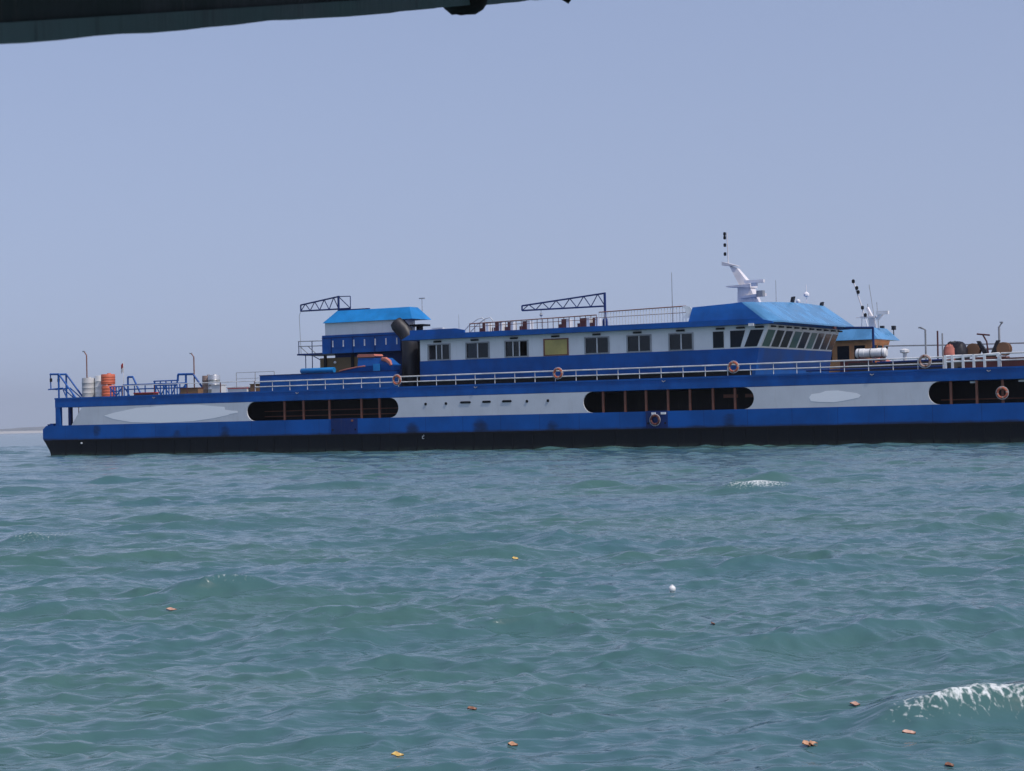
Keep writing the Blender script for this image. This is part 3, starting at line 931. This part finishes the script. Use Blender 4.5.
# --- funnel house
A0, A1 = 23.7, 30.5
P('funnel_house', 'blue', MB().box(A0, A1, 3.0, 5.1, 7.09, 8.42))
P('funnel_house_base', 'dark_blue', MB().box(24.2, 31.4, 3.9, 5.1, 4.43, 7.088))
P('funnel_house_wall', 'tan', MB().box(23.1, 27.9, 3.55, 3.75, 4.43, 6.80))
for u in (23.5, 25.9):
    P('wall_post', 'black', MB().box(u, u + .22, 3.45, 3.54, 4.43, 7.0))
P('wall_lamp', 'canister', MB().lathe([(.03, 0), (.1, .06), (.1, .14), (.03, .2)], (24.6, 3.3, 6.35), 8), True)
P('funnel_house_panel', 'lifted_white', MB().box(A0 + .25, A1 - .05, 3.05, 5.05, 8.422, 9.3))
e, t = (23.95, 31.7, 2.75, 5.3), (24.75, 31.0, 3.5, 4.6)
P('funnel_house_roof', 'light_blue', MB().hexa([(e[0], e[2], 9.305), (e[1], e[2], 9.305), (e[1], e[3], 9.305), (e[0], e[3], 9.305), (t[0], t[2], 10.2), (t[1], t[2], 10.2), (t[1], t[3], 10.2), (t[0], t[3], 10.2)]))
P('roof_flap', 'dark_blue', MB().box(24.7, 27.3, 3.78, 4.0, 10.2, 10.3))
sl = MB().box(-.045, .045, 2.96, 2.998, 7.55, 8.02).mesh('light_slit', 'canister')
for i in range(7):
    link('light_slit', sl, F, (24.67 + .925 * i, 0, 0))
P('panel_seam', 'dark_blue', MB().box(A0, A1, 2.97, 2.998, 8.2, 8.25).box(A0 + .8, A0 + .85, 2.97, 2.998, 7.1, 8.19).box(A0 + 2.7, A0 + 2.75, 2.97, 2.998, 7.1, 8.19).box(A0 + 4.6, A0 + 4.65, 2.97, 2.998, 7.1, 8.19))
# side platform with rails
pf = P('side_platform', 'dark_blue', MB().box(21.0, 23.65, 3.6, 6.5, 7.08, 7.2).bars([((21.1, 3.7, 7.1), (21.1, 3.7, 8.12)), ((22.3, 3.7, 7.1), (22.3, 3.7, 8.12)), ((21.7, 3.7, 4.43), (21.7, 3.7, 7.1)), ((22.3, 3.7, 4.43), (22.3, 3.7, 7.1)), ((22.4, 3.7, 7.0), (23.6, 3.7, 6.4))], .035))
P('platform_rail', 'grey', MB().bars([((21.05, 3.7, 8.12), (23.6, 3.7, 8.08)), ((21.05, 3.7, 7.75), (23.6, 3.7, 7.72)), ((21.2, 3.7, 7.75), (21.9, 3.7, 7.2)), ((21.9, 3.7, 7.75), (22.6, 3.7, 7.2))], .035), parent=pf)

# cowl ventilator (bent charcoal duct)
P('funnel_cowl', 'cowl', MB().tube([(31.3, 3.0, 4.43), (31.3, 3.0, 7.4), (31.22, 3.0, 8.0), (30.85, 2.9, 8.5), (30.45, 2.8, 8.95), (30.3, 2.78, 9.12)], [.58, .58, .57, .56, .55, .46], 16), True)
P('funnel_stack', 'black', MB().box(31.0, 32.4, 3.7, 6.5, 4.43, 7.9))
P('funnel_cap', 'black', MB().box(30.4, 31.6, 4.3, 5.3, 8.85, 8.98).tube([(31.0, 4.8, 7.5), (31.0, 4.8, 8.85)], .25, 8))
P('ladder', 'rail', MB().bars([((32.9, 2.2, 4.43), (32.9, 2.2, 7.5)), ((33.2, 2.2, 4.43), (33.2, 2.2, 7.5))] + [((32.9, 2.2, 4.7 + .3 * i), (33.2, 2.2, 4.7 + .3 * i)) for i in range(10)], .025))

# --- lattice jib cranes
def jib_crane(u_mast, v, w_foot, w_jib, w_top, u_tip, tip_h, n, back=0.0, cable_w=None):
    c = P('crane_mast', 'dark_blue', MB().tube([(u_mast, v, w_foot), (u_mast, v, w_top)], .085, 8))
    seg = [((u_tip, v, w_jib), (u_mast + back, v, w_jib)), ((u_tip, v, w_jib), (u_tip, v, w_jib + tip_h)), ((u_tip, v, w_jib + tip_h), (u_mast, v, w_top - .05))]
    last = (u_tip, v, w_jib)
    for i in range(1, n + 1):
        t_ = i / n
        uu = u_tip + (u_mast - u_tip) * t_
        wt = w_jib + tip_h + (w_top - .05 - w_jib - tip_h) * t_
        p = (uu, v, wt) if i % 2 else (uu, v, w_jib)
        seg.append((last, p))
        last = p
    if back:
        seg += [((u_mast, v, w_top - .05), (u_mast + back, v, w_top - .08)), ((u_mast + back, v, w_top - .08), (u_mast + back, v, w_jib)), ((u_mast, v, w_top - .05), (u_mast + back, v, w_jib))]
    P('crane_jib', 'dark_blue', MB().bars(seg[:3], .06, 5).bars(seg[3:], .035, 5), parent=c)
    return c
c1 = jib_crane(24.6, 3.9, 10.2, 10.36, 11.32, 21.2, .45, 8, 1.05)
P('hoist_cable', 'grey', MB().tube([(21.2, 3.9, 10.40), (21.05, 3.9, 10.0), (21.15, 3.9, 7.2)], .018, 4), parent=c1)
c2 = jib_crane(46.4, 4.0, 8.02, 9.53, 10.45, 39.95, .33, 12)
P('hoist_cable', 'grey', MB().tube([(41.45, 4, 9.53), (41.45, 4, 8.3)], .02, 4).lathe([(.05, 0), (.12, .1), (.05, .25)], (41.45, 4, 9.05), 8), parent=c2)
P('crane_base', 'dark_blue', MB().lathe([(.22, 0), (.22, .5), (.12, .7)], (46.4, 4.0, 8.02), 8), parent=c2)

# ------------------------------------------------------------------ loose things on the ferry
def lifebuoy(u, v, w, label, mats=('buoy', 'buoy_white'), r=.285):
    o = onship('lifebuoy', label, 'lifebuoy', u, v, w, 'lifebuoys hung on the ferry')
    for i in range(4):
        a = i * math.pi / 2 + .35
        P('ring_segment', mats[0], MB().torus(r, .075, 8, 8, a, a + math.pi / 2 - .32), True, o)
        P('ring_band', mats[1], MB().torus(r, .079, 3, 8, a + math.pi / 2 - .32, a + math.pi / 2), True, o)
    P('grab_line', 'rail', MB().torus(r + .1, .015, 16, 5), False, o)
    return o
lifebuoy(32.13, -.02, 4.93, 'orange lifebuoy on the rail in front of the dark funnel')
lifebuoy(44.87, -.02, 5.0, 'orange and white lifebuoy on the rail below the yellow boarded window')
lifebuoy(57.48, -.02, 5.0, 'orange lifebuoy on the rail just below the bridge windows')
lifebuoy(69.93, -.02, 4.94, 'pale lifebuoy on the fore deck rail left of the white gate', ('buoy_white', 'rust'), .31)
lifebuoy(74.54, .05, 2.92, 'pale ring lifebuoy on a brown post in the rightmost side opening', ('buoy', 'buoy_white'), .28)
lifebuoy(51.98, -.16, 1.77, 'dull orange lifebuoy on the dark bulwark door near the waterline', ('maroon', 'rust'), .28)


def barrel(name, label, cat, u, v, r, h, mat, w=4.435, group=None):
    o = onship(name, label, cat, u, v, w, group)
    prof = [(r * .93, 0), (r, .03)]
    for i in range(1, 4):
        z = h * i / 4
        prof += [(r, z - .035), (r * 1.035, z), (r, z + .035)]
    prof += [(r, h - .05), (r * .95, h)]
    P('drum_body', mat, MB().lathe(prof, (0, 0, 0), 18), True, o)
    P('drum_lid', mat, MB().lathe([(r * .3, 0), (r * .28, .07)], (r * .2, 0, h + .002), 10), True, o)
    return o
barrel('water_tank', 'big light grey ribbed water tank on the stern deck', 'tank', 2.15, 2.0, .5, 1.55, 'tank', group='tanks and drums on the after deck')
barrel('water_tank', 'white water tank between the grey tank and the red drums', 'tank', 3.0, 2.5, .5, 1.7, 'canister', group='tanks and drums on the after deck')
barrel('oil_drum', 'red drum standing on top of another at the stern', 'drum', 4.15, 2.0, .54, .80, 'orange', 5.41, 'tanks and drums on the after deck')
barrel('oil_drum', 'lower red drum under its twin at the stern', 'drum', 4.18, 2.0, .53, .90, 'orange', 4.435, 'tanks and drums on the after deck')
barrel('water_tank', 'dull brownish tank left of the shiny tank amidships of the after deck', 'tank', 13.1, 3.0, .42, 1.4, 'brown_tank', group='tanks and drums on the after deck')
barrel('water_tank', 'shiny steel tank with bright lid on the after deck', 'tank', 13.85, 2.8, .46, 1.42, 'silver', group='tanks and drums on the after deck')

fl = onship('flag', 'small red over white flag on a thin pole behind the red drums', 'flag', 3.1, 5.0, 4.43)
P('flag_pole', 'rail', MB().tube([(0, 0, 0), (0, 0, 2.85)], .025, 5), False, fl)
for nm, mt, z0, z1 in (('red_stripe', 'red', 2.4, 2.75), ('white_stripe', 'canister', 2.05, 2.4)):
    m_ = MB()
    for i in range(5):
        x0, x1 = -.05 * i, -.05 * (i + 1)
        y0, y1 = .05 * math.sin(i * 1.9), .05 * math.sin((i + 1) * 1.9)
        d0, d1 = -.03 * i, -.03 * (i + 1)
        m_.add([(x0, y0, z0 + d0), (x1, y1, z0 + d1), (x1, y1, z1 + d1), (x0, y0, z1 + d0), (x0, y0 + .006, z0 + d0), (x1, y1 + .006, z0 + d1), (x1, y1 + .006, z1 + d1), (x0, y0 + .006, z1 + d0)],
               [(0, 1, 2, 3), (7, 6, 5, 4), (0, 4, 5, 1), (3, 2, 6, 7)])
    P(nm, mt, m_, False, fl)


def crate(label, u, v, w, a, b, h, mat, lid):
    o = onship('deck_box', label, 'box', u, v, w, 'boxes on the after deck')
    P('box_body', mat, MB().box(-a / 2, a / 2, -b / 2, b / 2, 0, h), False, o)
    P('box_lid', lid, MB().box(-a / 2 - .03, a / 2 + .03, -b / 2 - .03, b / 2 + .03, h + .002, h + .07), False, o)
    return o
crate('low red lidded deck box behind the thin after rail', 17.2, 1.6, 4.435, 1.75, .6, .30, 'white', 'red')
crate('brown wooden box against the blue bulwark house', 18.75, 1.8, 4.435, .95, .7, .55, 'deckwood', 'tan')
crate('low red box near the blue hatch frames', 8.6, 1.2, 4.435, 1.9, .6, .18, 'maroon', 'red')
crate('white box beside the shiny steel tank', 15.0, 1.9, 4.435, .8, .7, .6, 'white', 'tank')
crate('low brown box in front of the tanks on the after deck', 13.0, 1.2, 4.435, 1.7, .6, .42, 'deckwood', 'maroon')

# rescue boat by the funnel
rb = onship('rescue_boat', 'blue rescue boat with salmon canopy stowed in front of the dark funnel', 'boat', 26.2, 1.6, 5.1)
secs = [(0.0, .05, .55, .62), (.8, .3, .30, .72), (2.0, .55, .12, .86), (3.4, .65, .05, .95), (4.7, .6, .08, .98), (4.9, .5, .15, .98)]
vs_, fs_ = [], []
for (x_, hw, zb, zt) in secs:
    vs_ += [(x_, -hw, zt), (x_, -hw * .75, (zb + zt) / 2), (x_, 0, zb), (x_, hw * .75, (zb + zt) / 2), (x_, hw, zt)]
for i in range(len(secs) - 1):
    for j in range(4):
        a = i * 5 + j
        fs_.append((a, a + 5, a + 6, a + 1))
    fs_.append((i * 5, i * 5 + 4, i * 5 + 9, i * 5 + 5))
fs_ += [(0, 1, 2, 3, 4), tuple(25 + i for i in (4, 3, 2, 1, 0))]
P('boat_hull', 'blue', MB().add(vs_, fs_), False, rb)
P('gunwale', 'salmon', MB().tube([(0, -.05, .64), (.8, -.32, .74), (2.0, -.57, .88), (2.6, -.6, .91)], .05, 6), False, rb)
P('boat_cabin', 'blue', MB().hexa([(1.95, -.6, .9), (4.75, -.6, .98), (4.75, .6, .98), (1.95, .6, .9), (1.95, -.5, 1.5), (4.2, -.5, 1.45), (4.2, .5, 1.45), (1.95, .5, 1.5)]), False, rb)
P('boat_canopy_roof', 'salmon', MB().prism([(1.9, 1.56), (3.35, 1.54), (3.4, 1.62), (3.3, 1.74), (2.0, 1.78), (1.88, 1.65)][::-1], -.55, .55), False, rb)
P('windscreen_hood', 'salmon', MB().tube([(4.0, -.55, 1.36), (4.4, -.6, 1.32), (4.7, -.62, 1.14), (4.82, -.62, .9)], [.12, .17, .17, .1], 6), False, rb)
P('strap', 'light_blue', MB().box(3.35, 3.9, -.7, -.66, .1, 1.05), False, rb)
tk = onship('blue_cylinder', 'light blue cylindrical tank lying on the bulwark left of the rescue boat', 'tank', 22.9, 1.5, 5.645)
P('cylinder_body', 'light_blue', MB().tube([(0, 0, .2), (.05, 0, .2), (2.9, 0, .2)], [.16, .2, .2], 12), True, tk)
P('cylinder_foot', 'dark_blue', MB().box(.5, .65, -.15, .15, -1.2, .03).box(2.3, 2.45, -.15, .15, -1.2, .03), False, tk)
P('cylinder_cap', 'blue', MB().tube([(-.05, 0, .2), (.0, 0, .2)], [.12, .18], 12), True, tk)

# seats on the roof behind the railing
seats = [(37.5, .5), (38.55, .55), (39.5, .45), (40.75, .6), (43.8, .6), (45.3, .7), (46.1, .4)]
names = ['leftmost maroon roof seat beside the curved ladder rails', 'maroon roof seat just right of the curved ladder rails', 'third maroon roof seat from the ladder rails',
         'maroon roof seat with white end below the crane tip', 'maroon roof seat with white end left of the crane middle', 'second maroon roof seat left of the crane mast', 'maroon roof seat right beside the crane mast']
for (u, hw), nm in zip(seats, names):
    o = onship('roof_seat', nm, 'seat', u, 3.0, 8.025, 'seats on the ferry roof')
    P('seat_base', 'maroon', MB().box(-hw / 2, hw / 2, -.3, .2, 0, .36), False, o)
    P('backrest', 'maroon', MB().box(-hw / 2, hw / 2, .12, .2, .362, .72), False, o)
    P('end_panel', 'canister', MB().box(hw / 2 + .003, hw / 2 + .24, -.3, .2, 0, .66), False, o)

# liferaft canister on its cradle
lc = onship('liferaft_canister', 'white liferaft canister lying on the fore deck beside the bridge front', 'liferaft', 65.5, 3.0, 5.023)
P('canister_shell', 'canister', MB().tube([(-1.0, 0, .62), (-.92, 0, .62), (-.42, 0, .62), (-.40, 0, .62), (.40, 0, .62), (.42, 0, .62), (.92, 0, .62), (1.0, 0, .62)], [.22, .30, .30, .28, .28, .30, .30, .22], 14), True, lc)
for x_ in (-.75, .0, .75):
    P('lashing', 'grey', MB().tube([(x_ - .03, 0, .62), (x_ + .03, 0, .62)], .31, 14), True, lc)
P('cradle', 'maroon', MB().box(-.8, -.65, -.3, .3, 0, .34).box(.65, .8, -.3, .3, 0, .38).bars([((-.72, -.25, .1), (.72, -.25, .35)), ((-.72, -.25, .35), (.72, -.25, .1))], .04), False, lc)

# bundle under tarpaulin
tb = onship('tarpaulin_bundle', 'black tarpaulin bundle with a red side behind the white gate', 'bundle', 70.65, 4.0, 5.023)
def lump(cx, cy, cz, rx, ry, rz, seed, n=14, m=8):
    rn = random.Random(seed)
    vs, fs = [], []
    for i in range(m + 1):
        ph = math.pi / 2 * i / m
        for j in range(n):
            an = 2 * math.pi * j / n
            k_ = 1 + .12 * (rn.random() - .5)
            cc = math.copysign(abs(math.cos(an)) ** .7, math.cos(an))
            ss = math.copysign(abs(math.sin(an)) ** .7, math.sin(an))
            vs.append((cx + rx * k_ * cc * math.cos(ph) ** .6, cy + ry * k_ * ss * math.cos(ph) ** .6, cz + rz * k_ * math.sin(ph)))
    for i in range(m):
        for j in range(n):
            k = (j + 1) % n
            fs.append((i * n + j, i * n + k, (i + 1) * n + k, (i + 1) * n + j))
    return MB().add(vs, fs)
P('tarpaulin_cover', 'tarp', lump(-.1, 0, 0, .80, .6, 1.16, 2), True, tb)
P('red_bag', 'salmon', lump(-.32, -.46, 0, .40, .34, .98, 5), True, tb)

# anchor windlass
wl = onship('windlass', 'rusty anchor windlass with two drums on the far right of the fore deck', 'windlass', 72.4, 5.0, 5.043)
P('windlass_bed', 'rust', MB().box(-1.0, 1.1, -.4, .4, 0, .15), False, wl)
for x_ in (-.95, .95):
    P('rope_drum', 'deckwood', MB().tube([(x_, -.45, .6), (x_, -.38, .6), (x_, -.37, .6), (x_, .0, .6), (x_, .01, .6), (x_, .08, .6)], [.42, .42, .3, .3, .42, .42], 14), True, wl)
for s_ in (-1, 1):
    P('windlass_arm', 'cowl', MB().hexa([(-.12 + .12 * s_, -.25, .1), (.22 + .12 * s_, -.25, .1), (.22 + .12 * s_, .05, .1), (-.12 + .12 * s_, .05, .1), (.62 * s_ - .1 - .05, -.25, 1.15), (.62 * s_ + .1 - .05, -.25, 1.15), (.62 * s_ + .1 - .05, .05, 1.15), (.62 * s_ - .1 - .05, .05, 1.15)]), False, wl)
P('brake_wheel', 'maroon', MB().bars([((.0, -.3, .2), (-.1, -.3, 1.1)), ((-.1, -.3, 1.1), (-.35, -.3, 1.55)), ((-.7, -.3, 1.58), (.1, -.3, 1.48))], .05, 6), False, wl)
P('shaft', 'grey', MB().tube([(-1.2, 0, .65), (1.2, 0, .65)], .07, 8), False, wl)

# ------------------------------------------------------------------ second ferry behind
f2 = onship('ferry', 'smaller ferry with varnished wheelhouse and light blue roof behind the big ferry', 'ferry', 40, 20.5, 0)
P('hull', 'blue', MB().prism([(-18, -1), (-19, 1.5), (-19, 3), (26, 3), (31, 4.2), (28, 0), (27, -1)][::-1], 0, 11), False, f2)
P('deck_band', 'white', MB().box(-18, 25, .2, 10.8, 3.0, 4.4), False, f2)
P('boat_deck', 'wood', MB().box(-16, 22, .5, 10.5, 4.4, 4.6), False, f2)
ww = lambda w: 18.6 + .3 * (w - 6.0)
P('wheelhouse_wall', 'wood', MB().hexa([(14.5, .9, 4.6), (ww(4.6), .9, 4.6), (ww(4.6), 4.6, 4.6), (14.5, 4.6, 4.6), (14.5, .9, 7.2), (ww(7.2), .9, 7.2), (ww(7.2), 4.6, 7.2), (14.5, 4.6, 7.2)]), False, f2)
for (a, b) in ((15.0, 15.9), (16.3, 17.2), (17.6, 18.4)):
    q = P('wheelhouse_window', 'wood', MB().box(a - .08, b + .08, .84, .898, 5.75, 6.9), False, f2)
    P('pane', 'dark_glass', MB().box(a, b, .80, .838, 5.83, 6.82), False, q)
for i in range(3):
    a = .95 + 1.2 * i
    q = P('wheelhouse_window', 'wood', MB().hexa([(ww(5.8) + .002, a, 5.8), (ww(5.8) + .04, a, 5.8), (ww(5.8) + .04, a + 1.1, 5.8), (ww(5.8) + .002, a + 1.1, 5.8), (ww(6.9) + .002, a, 6.9), (ww(6.9) + .04, a, 6.9), (ww(6.9) + .04, a + 1.1, 6.9), (ww(6.9) + .002, a + 1.1, 6.9)]), False, f2)
    P('pane', 'dark_glass', MB().hexa([(ww(5.88) + .042, a + .08, 5.88), (ww(5.88) + .06, a + .08, 5.88), (ww(5.88) + .06, a + 1.02, 5.88), (ww(5.88) + .042, a + 1.02, 5.88), (ww(6.82) + .042, a + .08, 6.82), (ww(6.82) + .06, a + .08, 6.82), (ww(6.82) + .06, a + 1.02, 6.82), (ww(6.82) + .042, a + 1.02, 6.82)]), False, q)
e, t = (13.5, 19.6, .2, 5.0), (14.2, 18.8, .8, 4.4)
P('wheelhouse_roof', 'sunlit_blue', MB().hexa([(e[0], e[2], 7.203), (e[1], e[2], 7.203), (e[1], e[3], 7.203), (e[0], e[3], 7.203), (t[0], t[2], 8.1), (t[1], t[2], 8.1), (t[1], t[3], 8.1), (t[0], t[3], 8.1)]), False, f2)
mst = P('signal_mast', 'mast', MB().tube([(18.3, 2.0, 7.9), (17.8, 2.0, 9.7), (17.2, 2.0, 11.6)], .05, 6), False, f2)
for (x_, z_) in ((17.15, 11.4), (17.4, 10.9), (17.5, 10.6), (17.8, 9.45), (18.0, 8.9)):
    P('signal_lamp', 'black', MB().lathe([(.05, 0), (.12, .04), (.12, .22), (.05, .28)], (x_ + .1, 1.9, z_), 8), False, mst)
P('mast_frame', 'mast', MB().bars([((17.6, 2.4, 8.0), (17.7, 2.4, 9.3)), ((17.2, 2.4, 8.9), (18.6, 2.4, 8.95))], .03), False, f2)
for (a, b, z1) in ((18.5, 18.05, 11.3), (18.7, 18.6, 10.0), (18.0, 17.9, 9.9)):
    P('whip_aerial', 'grey', MB().tube([(a, 3, 8.0), (b, 3, z1)], .025, 5), False, f2)
rm = P('radar_mast', 'mast', MB().hexa([(18.2, 2.3, 7.9), (18.7, 2.3, 7.9), (18.7, 2.8, 7.9), (18.2, 2.8, 7.9), (18.2, 2.4, 8.9), (18.5, 2.4, 8.9), (18.5, 2.7, 8.9), (18.2, 2.7, 8.9)]).tube([(18.5, 2.5, 8.7), (18.05, 2.5, 9.6)], .12, 6).box(17.6, 18.7, 2.2, 2.9, 8.85, 8.97), False, f2)
P('radar_scanner', 'canister', MB().box(18.8, 19.7, 2.2, 2.5, 9.05, 9.3).tube([(18.8, 2.4, 8.7), (19.2, 2.4, 9.15)], .15, 8), False, rm)
for (x_, y_) in ((18.6, 4.0), (19.2, 4.8)):
    P('roof_floodlight', 'cowl', MB().tube([(x_, y_, 7.3), (x_, y_, 8.05)], .04, 5).box(x_ - .12, x_ + .14, y_ - .15, y_ + .15, 8.0, 8.3), False, f2)
P('awning', 'salmon', MB().hexa([(18.6, 1.5, 6.0), (19.6, 1.5, 5.5), (19.6, 3.5, 5.5), (18.6, 3.5, 6.0), (18.6, 1.5, 6.08), (19.6, 1.5, 5.58), (19.6, 3.5, 5.58), (18.6, 3.5, 6.08)]), False, f2)
P('cargo_frame', 'maroon', MB().box(16.8, 19.2, .0, .5, 4.6, 5.75), False, f2)

# ------------------------------------------------------------------ floating leaves and bits
def leaf_material(name, c1, c2):
    k = NT(name)
    k.l(k.mix(k.rng(k.noise(k.coord(), 40, 4), .35, .65), c1, c2), k.b.inputs['Base Color'])
    k.b.inputs['Roughness'].default_value = .5
    return k.m
LM = dict(orange=leaf_material('leaf_orange', (.50, .27, .15), (.34, .16, .08)), brown=leaf_material('leaf_brown', (.22, .09, .045), (.14, .06, .03)),
          yellow=leaf_material('leaf_yellow', (.62, .45, .12), (.45, .25, .07)), pink=leaf_material('leaf_pale', (.50, .30, .22), (.40, .22, .16)), dark=leaf_material('leaf_dark', (.03, .03, .03), (.05, .04, .03)))
def leaf(x, y, ln, wd, rz, col, label, curl=.10, lobes=1):
    ln, wd = ln * .72, wd * .8
    n = 8
    m_ = MB()
    for L in range(lobes):
        off = (L - (lobes - 1) / 2) * ln * .5
        vs, fs = [], []
        for i in range(n + 1):
            t = i / n
            hw = wd / 2 * math.sin(math.pi * min(1, t * .92 + .04)) ** 1.1 * (1 + .25 * math.sin(9 * t + 40 * x))
            z = curl * ln * (t - .5) ** 2 + .012 + .003 * math.sin(5 * t + L)
            for sgn in (-1, 0, 1):
                vs.append(((t - .5) * ln * (1 if lobes == 1 else .62) + off, sgn * hw, z + (abs(sgn)) * wd * .16))
        N = len(vs)
        vs += [(a, b, c - .004) for a, b, c in vs]
        for i in range(n):
            for j in range(2):
                a = i * 3 + j
                fs.append((a, a + 3, a + 4, a + 1))
                fs.append((N + a, N + a + 1, N + a + 4, N + a + 3))
        m_.add(vs, fs)
    o = m_.build('leaf', LM[col], None, True)
    o.location = (x, y, sea_at(x, y) - .006)
    o.rotation_euler = (.42, .08, rz)
    return tag(o, label, 'leaf', 'leaves floating on the sea')
leaf(1.58, 10.95, .11, .07, .2, 'orange', 'large orange leaf pair floating at the bottom right of centre', lobes=2)
leaf(2.24, 10.5, .085, .05, .5, 'brown', 'brown curled leaf floating nearest the bottom right corner')
leaf(-.68, 11.1, .10, .05, .3, 'yellow', 'yellow leaf floating at the bottom left of centre')
leaf(-.04, 11.4, .08, .045, -.1, 'orange', 'orange leaf floating at the bottom centre')
leaf(-.3, 12.7, .09, .05, .4, 'brown', 'small brown leaf floating up left of the bottom centre leaf')
leaf(2.11, 12.6, .09, .045, -.2, 'pink', 'pale orange leaf floating left of the breaking wave')
leaf(2.2, 11.35, .11, .05, .1, 'pink', 'pale leaf floating just below the breaking wave')
leaf(1.71, 14.45, .09, .05, .15, 'pink', 'pale pinkish leaf floating well left of the breaking wave')
leaf(1.7, 17.45, .07, .05, .9, 'brown', 'tiny brown leaf floating below the white ball')
leaf(-.01, 26.4, .12, .09, .3, 'yellow', 'tiny tan leaf floating far out below the white bulwark midships')
leaf(.31, 21.7, .20, .05, .2, 'dark', 'dark sliver floating in mid water at the centre')
leaf(.52, 19.2, .11, .06, -.7, 'dark', 'dark curled leaf floating left of the white ball')
leaf(-3.5, 20.3, .15, .06, .1, 'pink', 'pale leaf floating on the left side of the water')
bl = MB().lathe([(.004, 0), (.02, .005), (.034, .02), (.038, .038), (.034, .056), (.02, .07), (.012, .074), (.012, .082), (.004, .083)], (0, 0, 0), 14).build('float_ball', 'canister', None, True)
bl.location = (1.62, 20.85, sea_at(1.62, 20.85) - .01)
tag(bl, 'small white float ball bobbing in the water right of centre', 'ball')

# ------------------------------------------------------------------ canopy of the viewer's own boat
def unproj(px, py, d):
    return Vector((0, 0, CAM_H)) + (rt * ((px - 512) / 2000) - upv * ((py - 385.5) / 2000) + fw) * d
cp = thing('boat_canopy', 'dark green edge of the boat canopy overhead at the top left', 'canopy', (-1.3, 1.9, 2.3))
cp_loc = Vector(cp.location)
# lower edge of the fascia runs from close on the left to farther off on the right
EL = unproj(-260, 66, 1.62)
ER = unproj(640, -9, 4.9)
axis = (ER - EL)
nseg = 46
nrm = Vector((-axis.y, axis.x, 0)).normalized()
def board(off, z0, z1, th, jag, seed):
    rn = random.Random(seed)
    vs, fs = [], []
    for i in range(nseg + 1):
        c = EL + axis * (i / nseg) - cp_loc + nrm * off
        j = jag * (rn.random() - .5)
        for (t, z) in ((0, z0 + j), (th, z0 + j), (th, z1), (0, z1)):
            vs.append(c + nrm * t + Vector((0, 0, z)))
    for i in range(nseg):
        for j in range(4):
            k = (j + 1) % 4
            fs.append((i * 4 + j, i * 4 + k, i * 4 + 4 + k, i * 4 + 4 + j))
    fs += [(3, 2, 1, 0), tuple(nseg * 4 + i for i in range(4))]
    return MB().add(vs, fs)
P('fascia_board', 'canopy', board(.0, .022, .30, .03, 0, 1), False, cp)
P('trim_strip', 'canopy_trim', board(-.006, 0, .0215, .045, .0045, 2), False, cp)
# roof sheet from the fascia back over the viewer
v4 = [EL - cp_loc + Vector((0, 0, .26)), ER - cp_loc + Vector((0, 0, .26)), ER - cp_loc - nrm * 4.5 + Vector((0, 0, .36)), EL - cp_loc - nrm * 4.5 + Vector((0, 0, .36))]
P('roof_sheet', 'canopy', MB().hexa(v4 + [q + Vector((0, 0, .04)) for q in v4]), False, cp)
kc = unproj(463, -6, 3.55) - cp_loc
kn = MB()
rn = random.Random(4)
N1, M1 = 14, 9
vs_ = []
fs_ = []
for i in range(M1 + 1):
    ph = math.pi * i / M1
    for j in range(N1):
        an = 2 * math.pi * j / N1
        k_ = 1 + .1 * (rn.random() - .5)
        vs_.append(kc + Vector((.047 * k_ * math.cos(an) * math.sin(ph) ** .7, .035 * k_ * math.sin(an) * math.sin(ph) ** .7, .036 * k_ * math.cos(ph))))
for i in range(M1):
    for j in range(N1):
        k = (j + 1) % N1
        fs_.append((i * N1 + j, i * N1 + k, (i + 1) * N1 + k, (i + 1) * N1 + j))
MAT['knot'] = paint('rope_dark', (0.02, 0.012, 0.012), 0.8, 0.3, scale=20)
P('rope_knot', 'knot', kn.add(vs_, fs_), True, cp)
P('canopy_rope', 'knot', MB().tube([kc + Vector((0, 0, .02)), kc + Vector((0, 0, .3))], .012, 6), False, cp)
k2 = unproj(568, 1, 4.2) - cp_loc
P('loose_thread', 'knot', MB().tube([k2 + Vector((-.03, 0, .02)), k2 + Vector((0, 0, .0)), k2 + Vector((.03, 0, .03)), k2 + Vector((.03, 0, .3))], .006, 5), False, cp)

# ------------------------------------------------------------------ haze over the water
if True:
    hz = MB().box(-17000, 17000, -60, 13200, -3.0, 260.0)
    k = NT('sea_haze')
    k.t.nodes.remove(k.b)
    pv = k.n('VolumePrincipled')
    pv.inputs['Color'].default_value = (0.88, 0.93, 1.0, 1)
    pv.inputs['Density'].default_value = 0.0001
    pv.inputs['Anisotropy'].default_value = 0.2
    k.l(pv.outputs[0], k.o.inputs['Volume'])
    tag(hz.build('haze', k.m), kind='stuff')
